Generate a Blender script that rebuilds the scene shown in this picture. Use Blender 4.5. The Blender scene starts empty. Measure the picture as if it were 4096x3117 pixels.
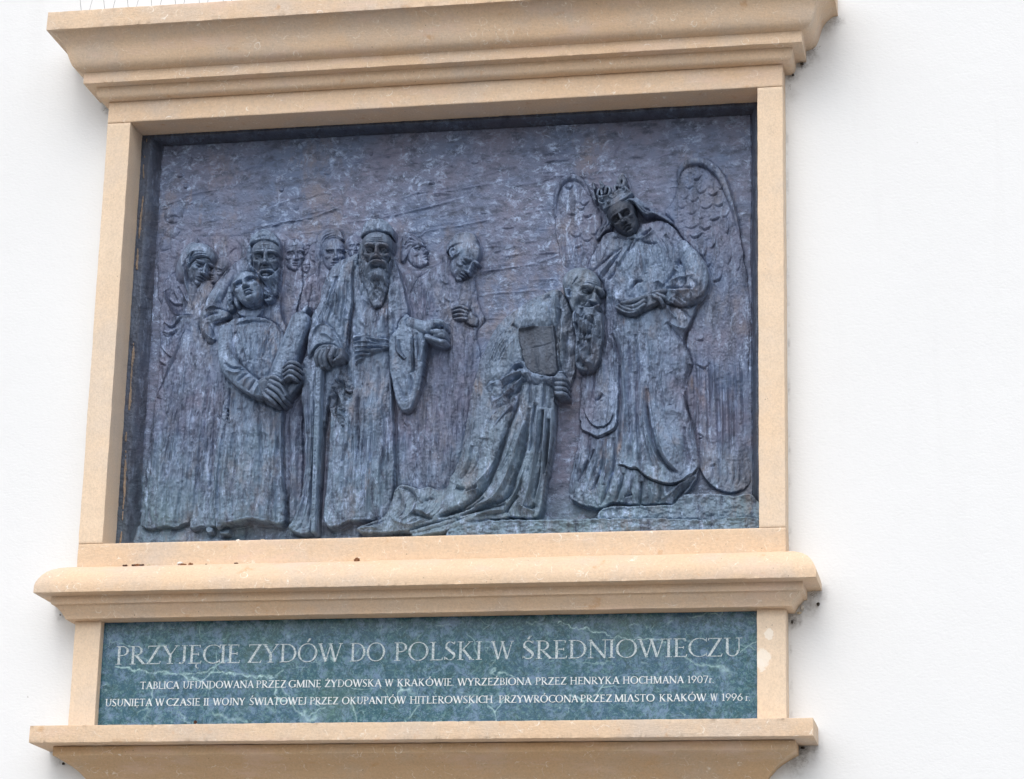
import bpy, bmesh, math, random
import numpy as np

random.seed(7)
rng = np.random.default_rng(11)
scene = bpy.context.scene
COL = scene.collection

# ------------------------------------------------------------------ camera
CAM = np.array([1.79, -7.6218, 1.62])
YAW, PITCH, ROLL, FPX = -0.2004, 0.2864, 0.0230, 10688.57
ZT = 4.8167            # height of the opening's top edge above the street
cf = np.array([math.sin(YAW) * math.cos(PITCH), math.cos(YAW) * math.cos(PITCH), math.sin(PITCH)])
cr0 = np.array([math.cos(YAW), -math.sin(YAW), 0.0])
cu0 = np.cross(cr0, cf)
cr = math.cos(ROLL) * cr0 + math.sin(ROLL) * cu0
cu = -math.sin(ROLL) * cr0 + math.cos(ROLL) * cu0
from mathutils import Matrix, Vector
cam_data = bpy.data.cameras.new("camera")
cam = bpy.data.objects.new("camera", cam_data)
COL.objects.link(cam)
m = Matrix((tuple(cr), tuple(cu), tuple(-cf))).transposed().to_4x4()
m.translation = Vector(CAM)
cam.matrix_world = m
cam_data.sensor_width = 36.0
cam_data.lens = FPX / 4096 * 36.0
cam_data.clip_end = 500
scene.camera = cam

# ------------------------------------------------------------------ sky, sun, exposure (overcast day)
SUN_EL, SUN_AZ = math.radians(52), math.radians(-6)     # azimuth measured from -y (street side) towards +x
world = bpy.data.worlds.new("World")
scene.world = world
world.use_nodes = True
wn = world.node_tree
sky = wn.nodes.new("ShaderNodeTexSky")
sky.sky_type = 'NISHITA'
sky.sun_disc = False
sky.sun_elevation = SUN_EL
sky.sun_rotation = math.pi - SUN_AZ
sky.air_density, sky.dust_density, sky.ozone_density = 1.0, 4.0, 1.0
hs = wn.nodes.new("ShaderNodeHueSaturation")          # thin cloud: the blue is washed out
hs.inputs["Saturation"].default_value = 0.45
wn.links.new(sky.outputs[0], hs.inputs["Color"])
wn.links.new(hs.outputs[0], wn.nodes["Background"].inputs[0])
wn.nodes["Background"].inputs[1].default_value = 0.15
sd = bpy.data.lights.new("sun", 'SUN')
sd.energy = 0.95
sd.angle = math.radians(95)
sd.color = (1.0, 0.99, 0.97)
so = bpy.data.objects.new("sun", sd)
COL.objects.link(so)
tosun = Vector((math.sin(SUN_AZ) * math.cos(SUN_EL), -math.cos(SUN_AZ) * math.cos(SUN_EL), math.sin(SUN_EL)))
so.rotation_euler = tosun.to_track_quat('Z', 'Y').to_euler()
scene.view_settings.view_transform = 'Standard'
scene.view_settings.look = 'None'
scene.view_settings.gamma = 1
scene.view_settings.use_curve_mapping = False
scene.view_settings.exposure = 0.27

# ------------------------------------------------------------------ helpers
def unproject(px, py, Y):
    """traced point of the survey photo -> metres on the vertical plane y = Y"""
    px = np.asarray(px, float); py = np.asarray(py, float)
    dx, dy = (px - 2048) / FPX, (1558.5 - py) / FPX
    d = cf[:, None] + cr[:, None] * dx.ravel() + cu[:, None] * dy.ravel()
    t = (np.asarray(Y, float).ravel() - CAM[1]) / d[1]
    return (CAM[0] + d[0] * t).reshape(px.shape), (CAM[2] + d[2] * t).reshape(px.shape)

def link(name, me, mat=None, parent=None, **props):
    o = bpy.data.objects.new(name, me)
    COL.objects.link(o)
    if mat is not None and me is not None:
        me.materials.append(mat)
    if parent is not None:
        o.parent = parent
    for k, v in props.items():
        o[k] = v
    return o

def mesh_np(name, verts, quads, smooth=True, normals=None):
    verts = np.asarray(verts, np.float32); quads = np.asarray(quads, np.int32)
    me = bpy.data.meshes.new(name)
    me.vertices.add(len(verts)); me.vertices.foreach_set("co", verts.ravel())
    n = quads.shape[1]
    me.loops.add(quads.size); me.loops.foreach_set("vertex_index", quads.ravel())
    me.polygons.add(len(quads))
    me.polygons.foreach_set("loop_start", np.arange(0, quads.size, n, dtype=np.int32))
    me.polygons.foreach_set("use_smooth", np.full(len(quads), smooth, bool))
    me.update(calc_edges=True)
    if normals is not None:
        me.normals_split_custom_set_from_vertices(normals.tolist())
    return me

def grid_noise(shape, cells, seed):
    """smooth value noise on a grid; cells = (rows, cols) lattice cells"""
    r = np.random.default_rng(seed)
    g = r.uniform(-1, 1, (cells[0] + 3, cells[1] + 3)).astype(np.float32)
    y = np.linspace(0, cells[0], shape[0], endpoint=False); x = np.linspace(0, cells[1], shape[1], endpoint=False)
    yi = y.astype(int); xi = x.astype(int)
    fy = (y - yi)[:, None]; fx = (x - xi)[None, :]
    fy = fy * fy * (3 - 2 * fy); fx = fx * fx * (3 - 2 * fx)
    a = g[yi][:, xi]; b = g[yi][:, xi + 1]; c = g[yi + 1][:, xi]; d = g[yi + 1][:, xi + 1]
    return ((a * (1 - fx) + b * fx) * (1 - fy) + (c * (1 - fx) + d * fx) * fy).astype(np.float32)

def fbm(shape, cells, seed, octv=4, gain=.5):
    out = np.zeros(shape, np.float32); a = 1.
    for o in range(octv):
        out += a * grid_noise(shape, (max(1, int(cells[0] * 2 ** o)), max(1, int(cells[1] * 2 ** o))), seed + 31 * o)
        a *= gain
    return out

# ------------------------------------------------------------------ materials
class NT:
    def __init__(s, name):
        s.mat = bpy.data.materials.new(name); s.mat.use_nodes = True
        s.t = s.mat.node_tree; s.n = s.t.nodes; s.b = s.n["Principled BSDF"]
        s.tc = s.n.new("ShaderNodeTexCoord").outputs["Object"]
    def l(s, a, b): s.t.links.new(a, b)
    def _set(s, sock, v):
        if isinstance(v, bpy.types.NodeSocket): s.l(v, sock)
        else: sock.default_value = v
    def mapv(s, scale=(1, 1, 1), rot=(0, 0, 0), loc=(0, 0, 0), src=None):
        n = s.n.new("ShaderNodeMapping"); s.l(src or s.tc, n.inputs[0])
        n.inputs[1].default_value = loc; n.inputs[2].default_value = rot; n.inputs[3].default_value = scale
        return n.outputs[0]
    def noise(s, scale, detail=5, rough=.55, vec=None, dist=0.):
        n = s.n.new("ShaderNodeTexNoise"); s.l(vec or s.tc, n.inputs["Vector"])
        n.inputs["Scale"].default_value = scale; n.inputs["Detail"].default_value = detail
        n.inputs["Roughness"].default_value = rough; n.inputs["Distortion"].default_value = dist
        return n.outputs["Fac"]
    def noisec(s, scale, vec=None):
        n = s.n.new("ShaderNodeTexNoise"); s.l(vec or s.tc, n.inputs["Vector"]); n.inputs["Scale"].default_value = scale
        n.inputs["Detail"].default_value = 4
        return n.outputs["Color"]
    def voro(s, scale, feature='F1', vec=None, rand=1.):
        n = s.n.new("ShaderNodeTexVoronoi"); n.feature = feature; s.l(vec or s.tc, n.inputs["Vector"])
        n.inputs["Scale"].default_value = scale; n.inputs["Randomness"].default_value = rand
        return n
    def ramp(s, f, *stops):
        n = s.n.new("ShaderNodeValToRGB"); s._set(n.inputs[0], f); e = n.color_ramp.elements
        while len(e) < len(stops): e.new(.5)
        for el, (p, c) in zip(e, stops):
            el.position = p; el.color = (c, c, c, 1) if not hasattr(c, '__len__') else (*c, 1)
        return n.outputs[0]
    def mix(s, f, a, b, mode='MIX'):
        n = s.n.new("ShaderNodeMix"); n.data_type = 'RGBA'; n.blend_type = mode
        s._set(n.inputs[0], f)
        for sk, v in ((n.inputs[6], a), (n.inputs[7], b)):
            if hasattr(v, '__len__') and len(v) == 3: v = (*v, 1)
            s._set(sk, v)
        return n.outputs[2]
    def math(s, op, a, b=0., c=0., clamp=False):
        n = s.n.new("ShaderNodeMath"); n.operation = op; n.use_clamp = clamp
        s._set(n.inputs[0], a); s._set(n.inputs[1], b); s._set(n.inputs[2], c)
        return n.outputs[0]
    def vadd(s, a, b, k):
        n = s.n.new("ShaderNodeVectorMath"); n.operation = 'MULTIPLY_ADD'
        s.l(b, n.inputs[0]); n.inputs[1].default_value = (k, k, k); s.l(a, n.inputs[2])
        return n.outputs[0]
    def sep(s, v):
        n = s.n.new("ShaderNodeSeparateXYZ"); s.l(v, n.inputs[0]); return n.outputs
    def attr(s, name):
        n = s.n.new("ShaderNodeAttribute"); n.attribute_name = name; return n.outputs["Fac"]
    def bump(s, h, strength=.3, dist=.002, prev=None):
        n = s.n.new("ShaderNodeBump"); s._set(n.inputs["Height"], h)
        n.inputs["Strength"].default_value = strength; n.inputs["Distance"].default_value = dist
        if prev is not None: s.l(prev, n.inputs["Normal"])
        s.l(n.outputs[0], s.b.inputs["Normal"]); return n.outputs[0]
    def out(s, col=None, rough=None, spec=None, metal=None):
        for k, v in (("Base Color", col), ("Roughness", rough), ("Specular IOR Level", spec), ("Metallic", metal)):
            if v is not None:
                if hasattr(v, '__len__') and len(v) == 3: v = (*v, 1)
                s._set(s.b.inputs[k], v)
        return s.mat

def stone_material(name, base, warm, grey, vertical=False, chips=()):
    t = NT(name)
    sc = (6, 6, 60) if not vertical else (40, 40, 2.2)
    band = t.noise(1.0, 5, .6, t.mapv(sc))
    big = t.noise(2.3, 5, .6)
    warp = t.vadd(t.tc, t.noisec(9), .035)
    c = t.mix(t.ramp(big, (.32, 0), (.68, 1)), base, warm)
    c = t.mix(t.math('MULTIPLY', t.ramp(t.noise(3.7, 6, .65, t.mapv(loc=(5, 2, 1))), (.47, 0), (.66, 1)), .85), c, grey)
    c = t.mix(t.math('MULTIPLY', t.ramp(band, (.35, 0), (.65, 1)), .22), c, tuple(v * .8 for v in base))
    fine = t.noise(160, 4, .7)
    c = t.mix(.28, c, t.ramp(fine, (.3, .45), (.6, 1.)), 'MULTIPLY')
    if not vertical:
        # pale shell scars: broken rings, threads and chips
        wv = t.vadd(t.tc, t.noisec(30), .03)
        v1 = t.voro(19, 'DISTANCE_TO_EDGE', wv).outputs[0]
        l1 = t.ramp(v1, (.0, 1), (.020, 0))
        k1 = t.ramp(t.noise(24, 5, .7), (.52, 0), (.58, 1))
        v2 = t.voro(21, 'F1', t.vadd(t.mapv(loc=(3, 7, 2)), t.noisec(45), .012)).outputs[0]
        ring = t.ramp(v2, (.20, 0), (.23, 1), (.245, 1), (.275, 0))
        k2 = t.math('MULTIPLY', t.ramp(t.noise(9, 3, .5, t.mapv(loc=(9, 9, 3))), (.52, 0), (.58, 1)), t.ramp(t.noise(50, 3, .6), (.42, 0), (.55, 1)))
        sc_ = t.ramp(t.noise(46, 7, .78, t.mapv((1, 1, 1.7), loc=(1, 6, 3)), 1.6), (.615, 0), (.66, 1))
        mk = t.math('MAXIMUM', t.math('MULTIPLY', l1, k1), t.math('MULTIPLY', ring, k2))
        mk = t.math('MAXIMUM', mk, sc_)
        mk = t.math('MULTIPLY', mk, t.ramp(t.noise(70, 3, .6), (.36, 0.08), (.58, .8)))
        c = t.mix(mk, c, (.95, .91, .84))
        rust = t.ramp(t.noise(22, 4, .6, t.mapv(loc=(4, 1, 8))), (.63, 0), (.74, 1))
        c = t.mix(t.math('MULTIPLY', rust, .5), c, (.58, .33, .15))
        pink = t.ramp(t.noise(6, 5, .65, t.mapv((.6, 1, 2.2), loc=(14, 1, 8))), (.54, 0), (.68, .5))
        c = t.mix(pink, c, (.74, .56, .46))
    for x, z, rx, rz in chips:                       # spilt whitewash
        q = t.sep(t.vadd(t.vadd(t.tc, t.noisec(38), .030), t.noisec(130), .012))
        d = t.math('ADD', t.math('POWER', t.math('DIVIDE', t.math('SUBTRACT', q[0], x + .015), rx), 2), t.math('POWER', t.math('DIVIDE', t.math('SUBTRACT', q[2], z + .015), rz), 2))
        c = t.mix(t.ramp(d, (.70, .8), (1., 0)), c, (.88, .82, .73))
    spots = t.ramp(t.voro(46, 'F1', warp).outputs[0], (.05, 1), (.085, 0))
    spots = t.math('MULTIPLY', spots, t.ramp(t.noise(13, 2, .5, t.mapv(loc=(2, 8, 8))), (.56, 0), (.63, 1)))
    c = t.mix(t.math('MULTIPLY', spots, .75), c, (.10, .065, .04))
    hgt = t.math('ADD', t.math('MULTIPLY', t.noise(60, 6, .7, t.mapv(((1, 1, 3) if not vertical else (3, 3, 1)))), 1.), t.math('MULTIPLY', fine, .35))
    hgt = t.math('ADD', hgt, t.math('MULTIPLY', t.ramp(t.noise(30, 5, .7, None, .8), (.60, 0), (.72, -1.)), .5))
    t.bump(hgt, .55, .0028)
    return t.out(c, .9, .22)

M = {}
M['stone'] = stone_material("sandstone", (.765, .605, .45), (.765, .56, .38), (.665, .565, .475))
M['stone_warm'] = stone_material("warm_sandstone", (.70, .51, .325), (.67, .455, .265), (.64, .51, .38))
M['stone_pale'] = stone_material("pale_sandstone", (.82, .68, .53), (.83, .65, .475), (.74, .63, .52), True)
def mark(px, py, rx, rz, Y):
    (x,), (z,) = unproject([px], [py], [Y]); return (x, z - (ZT - 2.25), rx, rz)
M['stone_splashed'] = stone_material("splashed_sandstone", (.82, .68, .53), (.83, .65, .475), (.74, .63, .52), True,
                                     (mark(3085, 2525, .013, .016, -.078), mark(3060, 2622, .026, .028, -.078), mark(3052, 2650, .012, .02, -.078)))

def plaster_material():
    t = NT("white_plaster")
    P = t.sep(t.tc)
    c = t.mix(t.ramp(t.noise(.9, 6, .62), (.35, 0), (.7, 1)), (.805, .83, .85), (.78, .805, .825))
    wv = t.sep(t.vadd(t.tc, t.noisec(26), .05))
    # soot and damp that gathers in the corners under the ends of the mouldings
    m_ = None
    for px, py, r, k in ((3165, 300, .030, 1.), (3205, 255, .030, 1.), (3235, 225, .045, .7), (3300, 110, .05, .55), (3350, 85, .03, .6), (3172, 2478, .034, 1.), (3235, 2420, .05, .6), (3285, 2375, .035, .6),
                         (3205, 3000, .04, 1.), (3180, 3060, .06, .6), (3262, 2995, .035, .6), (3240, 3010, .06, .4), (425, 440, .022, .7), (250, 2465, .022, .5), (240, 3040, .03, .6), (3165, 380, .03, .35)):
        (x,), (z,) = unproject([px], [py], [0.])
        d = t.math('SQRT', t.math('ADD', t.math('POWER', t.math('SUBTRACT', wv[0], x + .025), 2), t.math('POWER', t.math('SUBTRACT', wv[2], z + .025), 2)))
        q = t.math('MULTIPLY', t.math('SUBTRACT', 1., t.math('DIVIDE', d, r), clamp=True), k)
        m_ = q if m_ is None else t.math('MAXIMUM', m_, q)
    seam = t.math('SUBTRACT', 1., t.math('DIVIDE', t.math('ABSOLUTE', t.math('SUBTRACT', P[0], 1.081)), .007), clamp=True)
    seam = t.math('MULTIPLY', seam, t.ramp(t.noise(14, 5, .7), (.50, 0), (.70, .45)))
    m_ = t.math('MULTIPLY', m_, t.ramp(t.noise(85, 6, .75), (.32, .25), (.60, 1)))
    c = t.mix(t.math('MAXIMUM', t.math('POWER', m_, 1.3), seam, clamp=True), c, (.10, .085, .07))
    run = t.math('MULTIPLY', t.ramp(t.noise(1., 4, .6, t.mapv((9, 1, .7))), (.55, 0), (.75, .10)), t.ramp(t.noise(.6, 2), (.45, 0), (.6, 1)))
    c = t.mix(run, c, (.55, .55, .55))
    dirt = t.ramp(t.voro(7, 'F1', t.vadd(t.tc, t.noisec(60), .02)).outputs[0], (.016, 1), (.030, 0))
    dirt = t.math('MULTIPLY', dirt, t.ramp(t.noise(3, 2), (.52, 0), (.6, .5)))
    c = t.mix(dirt, c, (.16, .14, .12))
    h = t.math('ADD', t.noise(120, 5, .6, t.mapv((.7, 1, 1.2))), t.math('MULTIPLY', t.noise(16, 4, .6), 1.6))
    t.bump(h, .22, .004)
    return t.out(c, .92, .2)
M['plaster'] = plaster_material()

def bronze_material(name, tint=None, amt=0., dark=1., st=(110, 60, 9), fl=(1.25, 1, .5), lift=1.):
    t = NT(name)
    P = t.sep(t.tc)          # panel coordinates: y is depth (towards the wall), z height
    wv = t.vadd(t.tc, t.noisec(6), .06)
    n1 = t.noise(3.2, 6, .65, wv)
    n2 = t.noise(7.5, 6, .7, t.mapv((1, 1, .55), loc=(3, 1, 7)))
    streak = t.noise(1., 6, .72, t.mapv(st, src=wv))
    flake = t.noise(34, 8, .78, t.mapv(fl, loc=(7, 1, 2)), .5)
    pit = t.noise(75, 6, .75, t.mapv((1.1, 1, .6), loc=(1, 1, 9)), .4)
    purple, slate, grey, green = (.124, .112, .138), (.092, .112, .158), (.132, .162, .200), (.124, .168, .158)
    c = t.mix(t.ramp(n1, (.38, 0), (.60, 1)), purple, slate)
    dd = t.math('MULTIPLY_ADD', P[1], -13., -.12)       # bolder parts stand in the rain and are greyer
    dd = t.math('ADD', dd, t.math('MULTIPLY', t.math('SUBTRACT', n2, .5), 2.0))
    c = t.mix(t.ramp(dd, (.1, 0), (.7, .9)), c, grey)
    gz = t.math('MULTIPLY_ADD', P[2], -1.15, .50)
    gz = t.math('ADD', gz, t.math('MULTIPLY', t.math('SUBTRACT', n1, .5), 1.6))
    c = t.mix(t.ramp(gz, (.05, 0), (.75, .75)), c, green)
    c = t.mix(t.ramp(n2, (.53, 0), (.68, .65)), c, (.158, .116, .104))              # brown copper blush
    dk = t.math('MULTIPLY', t.ramp(t.noise(21, 7, .75, t.mapv((1.5, 1, .35) if fl[2] < 1 else (.7, 1, 1.5), loc=(2, 3, 9))), (.48, 0), (.60, .95)), t.ramp(streak, (.35, .4), (.6, 1)))
    c = t.mix(dk, c, (.036, .042, .060))
    lt = t.math('MULTIPLY', t.ramp(flake, (.50, 0), (.62, .65), (.74, 1)), t.ramp(streak, (.38, .2), (.58, 1)))
    lt = t.math('MULTIPLY', lt, t.ramp(t.noise(4.6, 5, .7, t.mapv((1.2, 1, .6), loc=(21, 4, 2))), (.36, .10), (.60, 1)))
    c = t.mix(t.math('MULTIPLY', lt, .95), c, (.50, .55, .65))
    c = t.mix(t.ramp(pit, (.62, 0), (.70, .40)), c, (.46, .50, .57))
    c = t.mix(t.ramp(pit, (.28, .75), (.38, 0)), c, (.03, .033, .045))
    c = t.mix(t.ramp(t.noise(8, 5, .7, t.mapv((2., 1, .6), loc=(12, 3, 5))), (.63, 0), (.76, .5)), c, (.20, .115, .070))
    c = t.mix(1., c, (1.17 * lift, 1.40 * lift, 1.72 * lift), 'MULTIPLY')
    if tint: c = t.mix(amt, c, tint)
    if dark != 1.: c = t.mix(1., c, (dark,) * 3, 'MULTIPLY')
    h = t.math('ADD', t.math('MULTIPLY', flake, 1.), t.math('MULTIPLY', pit, .6))
    h = t.math('ADD', h, t.math('MULTIPLY', streak, .8))
    t.bump(h, .85, .0036)
    return t.out(c, t.ramp(flake, (.3, .40), (.7, .66)), .45, .1)
M['bronze'] = bronze_material("patinated_bronze")
M['bronze_ground'] = bronze_material("ground_bronze", st=(26, 26, 40), fl=(.9, 1, 1.1))
M['bronze_dark'] = bronze_material("dark_bronze", (.062, .074, .098), .34)
M['bronze_black'] = bronze_material("black_bronze", (.026, .034, .052), .80)
M['bronze_rim_shade'] = bronze_material("shaded_rim_bronze", (.035, .040, .055), .6)  # rim bronze tinted dark: the shade on its slopes is put into the colour
M['mortar'] = stone_material("old_mortar", (.36, .29, .235), (.40, .30, .22), (.25, .21, .18), True)
M['bronze_green'] = bronze_material("green_grey_bronze", (.185, .225, .215), .15)
M['bronze_pale'] = bronze_material("pale_bronze", (.19, .215, .21), .25)
# ------------------------------------------------------------------ setting: street, house wall
A_OUT, A_IN, D0 = 1.0772, 1.0, 0.0903          # half width outside / inside of the frame, how far it stands off the wall
LOW_OUT, LOW_IN, LOW_Y = 1.0742, 0.9914, -0.0777
Y_RIM, Y_BG = 0.0294, 0.0694                    # front of the bronze rim, ground of the relief
Y_PLAQUE = -0.0490

g = mesh_np("ground", [(-60, -80, 0), (60, -80, 0), (60, 0.3, 0), (-60, 0.3, 0)], [(0, 1, 2, 3)], False)
tg = NT("paving"); tg.out(tg.ramp(tg.noise(3, 6), (.3, (.15, .14, .13)), (.7, (.22, .205, .19))), .9)
link("ground", g, tg.mat, kind="structure")

def wall_mesh():
    hx, z0, z1 = 1.03, ZT - 1.935, ZT + .04
    X = [-14, -hx, hx, 14]; Z = [-.2, z0, z1, 13]
    v = []; f = []
    for i in range(3):
        for j in range(3):
            if i == 1 and j == 1: continue
            k = len(v)
            v += [(X[i], 0, Z[j]), (X[i + 1], 0, Z[j]), (X[i + 1], 0, Z[j + 1]), (X[i], 0, Z[j + 1])]
            f.append((k, k + 1, k + 2, k + 3))
    # reveals of the niche, running back into the masonry
    c = [(-hx, z0), (hx, z0), (hx, z1), (-hx, z1)]
    for a, b in zip(c, c[1:] + c[:1]):
        k = len(v)
        v += [(a[0], 0, a[1]), (a[0], .3, a[1]), (b[0], .3, b[1]), (b[0], 0, b[1])]
        f.append((k, k + 1, k + 2, k + 3))
    k = len(v); v += [(-hx, .3, z0), (hx, .3, z0), (hx, .3, z1), (-hx, .3, z1)]; f.append((k, k + 1, k + 2, k + 3))
    return mesh_np("house_wall", v, f, False)
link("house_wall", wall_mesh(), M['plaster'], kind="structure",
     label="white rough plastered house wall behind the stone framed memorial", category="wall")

# ------------------------------------------------------------------ carved stone frame
BASE = Vector((0, 0, ZT - 2.25))
frame = link("memorial_frame", None, label="moulded sandstone frame with cornice and ledges on the white wall", category="stone frame")
frame.location = BASE

def rounded(prof, r=.0014):
    out = [prof[0]]
    for p, q, s in zip(prof, prof[1:], prof[2:]):
        a = np.subtract(p, q); b = np.subtract(s, q)
        la, lb = np.hypot(*a), np.hypot(*b)
        ca = np.dot(a, b) / (la * lb)
        if ca > -.75 and la > r * 1.6 and lb > r * 1.6:
            a, b = a / la * r, b / lb * r
            for t in (0, .33, .67, 1):
                w = np.array(q) + a * (1 - t) ** 2 + b * t ** 2
                out.append(tuple(w))
        else: out.append(q)
    return out + [prof[-1]]

def densify(prof, mx=.016):
    out = [prof[0]]
    for p, q in zip(prof, prof[1:]):
        n = max(1, int(math.ceil(math.dist(p, q) / mx)))
        out += [(p[0] + (q[0] - p[0]) * k / n, p[1] + (q[1] - p[1]) * k / n) for k in range(1, n + 1)]
    return out

def moulding(name, prof, mat, seed, half=A_OUT, front=D0, amp=.0006, nx=520, back=.012, chips=0.):
    """profile of (projection, height) swept round the two mitred corners of the frame"""
    prof = np.array(densify(rounded(prof)))
    n = len(prof)
    side = np.linspace(0, 1, 14)
    t = np.concatenate([np.zeros(13), np.linspace(0, 1, nx), np.ones(13)])
    sl = np.concatenate([side[:-1], np.ones(nx), side[::-1][1:]])      # 0 at the wall, 1 at the front
    e = prof[:, :1]; z = prof[:, 1:]
    nz = fbm((n, len(t)), (max(2, n // 5), 60), seed, 4, .6)
    nb = fbm((n, len(t)), (max(1, n // 14), 14), seed + 5, 3, .5)
    # outward direction of the profile
    d = np.gradient(prof, axis=0); nrm = np.stack([-d[:, 1], d[:, 0]], 1); nrm /= np.linalg.norm(nrm, axis=1, keepdims=True) + 1e-9
    if nrm[:, 0].mean() < 0: nrm = -nrm
    dis = amp * (nz * .7 + nb * .8)
    if chips:
        cv = np.abs(np.gradient(np.unwrap(np.arctan2(d[:, 1], d[:, 0]))))
        edge = np.convolve(np.minimum(cv, .6), [.4, .8, 1, .8, .4], 'same')[:, None]
        ch = np.clip(fbm((n, len(t)), (max(2, n // 4), 150), seed + 9, 3, .6) - .55, 0, 1)
        dis = dis - chips * edge * ch
    E = e + dis * nrm[:, :1]; Zz = z + dis * nrm[:, 1:]
    hw = half + E; fr = front + E
    x = -hw + 2 * hw * t[None, :]
    y = back - (fr + back) * sl[None, :]
    v = np.stack([x, y, np.broadcast_to(Zz + ZT, x.shape)], -1).reshape(-1, 3) - np.array(BASE)
    i, j = np.meshgrid(np.arange(n - 1), np.arange(len(t) - 1), indexing='ij')
    k = (i * len(t) + j).ravel()
    q = np.stack([k, k + 1, k + 1 + len(t), k + len(t)], 1)
    if prof[-1, 1] < prof[0, 1]: q = q[:, ::-1]
    me = mesh_np(name, v, q)
    me.set_sharp_from_angle(angle=math.radians(50))
    return link(name, me, mat, frame)

def block(name, x0, x1, y0, y1, z0, z1, mat, seed, nx=40, nz=60, amp=.0006, r=.0018, parent=None):
    """a squared stone: front and sides as one wrapped sheet with softened arrises, plus top and bottom"""
    def wrap(n):
        p = [(x0, y1), (x0, y0 + r)] + [(x0 + r - r * math.cos(a), y0 + r - r * math.sin(a)) for a in (.5, 1.05)]
        p += [(x0 + r + (x1 - x0 - 2 * r) * k / n, y0) for k in range(n + 1)]
        p += [(x1 - r + r * math.cos(a), y0 + r - r * math.sin(a)) for a in (1.05, .5)] + [(x1, y0 + r), (x1, y1)]
        return np.array(p)
    P = wrap(nx); n = len(P)
    c = np.array([(x0 + x1) / 2, y1])
    zz = np.concatenate([[z0, z0 + .0001], np.linspace(z0 + r, z1 - r, nz), [z1 - .0001, z1]])
    ins = np.concatenate([[r, r * .0 + r * .7], np.zeros(nz), [r * .7, r]])
    nzs = fbm((len(zz), n), (max(2, int((z1 - z0) * 22)), max(2, int((x1 - x0) * 22))), seed, 4, .6) * amp
    V = []
    for k, z in enumerate(zz):
        Q = P.copy()
        fr = (P[:, 1] < y0 + r * 1.01)
        Q[:, 1] = np.where(fr, P[:, 1] + ins[k], P[:, 1]) + np.where(fr, nzs[k], 0)
        Q[:, 0] = np.clip(P[:, 0] + np.where(~fr | (P[:, 0] < x0 + r) | (P[:, 0] > x1 - r), nzs[k] * .8, 0), x0 - .002 + ins[k], x1 + .002 - ins[k])
        V.append(np.column_stack([Q, np.full(n, z)]))
    V = np.concatenate(V) - np.array(BASE)
    i, j = np.meshgrid(np.arange(len(zz) - 1), np.arange(n - 1), indexing='ij'); k = (i * n + j).ravel()
    q = np.stack([k, k + 1, k + 1 + n, k + n], 1).tolist()
    bm = bmesh.new(); vs = [bm.verts.new(v) for v in V]
    for f in q: bm.faces.new([vs[a] for a in f]).smooth = True
    bm.faces.new(vs[:n][::-1]); bm.faces.new(vs[-n:])
    me = bpy.data.meshes.new(name); bm.to_mesh(me); bm.free()
    me.set_sharp_from_angle(angle=math.radians(50))
    return link(name, me, mat, parent or frame)

moulding("cornice", [(-.03, .0722), (.003, .0722), (.017, .0724), (.0255, .0760), (.0305, .0830), (.0325, .0920), (.0335, .1000), (.0350, .1085), (.0352, .1105),
    (.0655, .1120), (.0658, .1488), (.0668, .1494), (.075, .1505), (.087, .1552), (.0955, .1630), (.1005, .1735), (.1040, .1830), (.1075, .1945),
    (.1105, .2055), (.1145, .2190), (.1210, .2320), (.1310, .2440), (.1420, .2535), (.1490, .2585), (.1510, .2597), (.1640, .2600), (.1632, .3225), (-.06, .3240)],
    M['stone'], 3, chips=.0022)
block("lintel", -A_OUT, A_OUT, -D0, .085, ZT, ZT + .0722, M['stone'], 21, 300, 16)
for sx, sd_ in ((-1, 31), (1, 37)):
    block("jamb", min(sx * A_IN, sx * A_OUT), max(sx * A_IN, sx * A_OUT), -D0 + .0008, .085, ZT - 1.3778 + .0012, ZT - .0012, M['stone_pale'], sd_, 22, 160)
block("sill_rail", -A_OUT, A_OUT, -D0, .085, ZT - 1.4530, ZT - 1.3778, M['stone'], 41, 300, 16)
moulding("sill", [(-.04, -1.4500), (.004, -1.4512), (.022, -1.4545), (.0411, -1.4613), (.0560, -1.4690), (.0686, -1.4786), (.0785, -1.4900), (.0865, -1.5030), (.0920, -1.5150),
    (.0948, -1.5276), (.0950, -1.5475), (.0530, -1.5500), (.0530, -1.5745), (.0425, -1.5758), (.0400, -1.5800), (.0350, -1.5868), (.0275, -1.5950), (.0215, -1.6050), (.0185, -1.6100), (.0180, -1.6135), (-.06, -1.6140)],
    M['stone'], 5, chips=.0018)
for sx, sd_ in ((-1, 51), (1, 57)):
    block("pilaster", min(sx * LOW_IN, sx * LOW_OUT), max(sx * LOW_IN, sx * LOW_OUT), LOW_Y, .02, ZT - 1.9470, ZT - 1.6130, M['stone_splashed' if sx > 0 else 'stone_pale'], sd_, 22, 50)
moulding("shelf", [(-.06, -1.9462), (.0803, -1.9464), (.0803, -1.9973), (-.05, -1.9990)], M['stone'], 8, chips=.0018)
moulding("corbel", [(-.05, -1.9994), (.0246, -1.9996), (.0246, -2.0262), (.010, -2.0335), (-.006, -2.0430), (-.0218, -2.0526), (-.0382, -2.0665),
    (-.0490, -2.0790), (-.0590, -2.0900), (-.0670, -2.1040), (-.0730, -2.1250), (-.0760, -2.15), (-.0770, -2.25)], M['stone_warm'], 9, chips=.0018)
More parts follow.
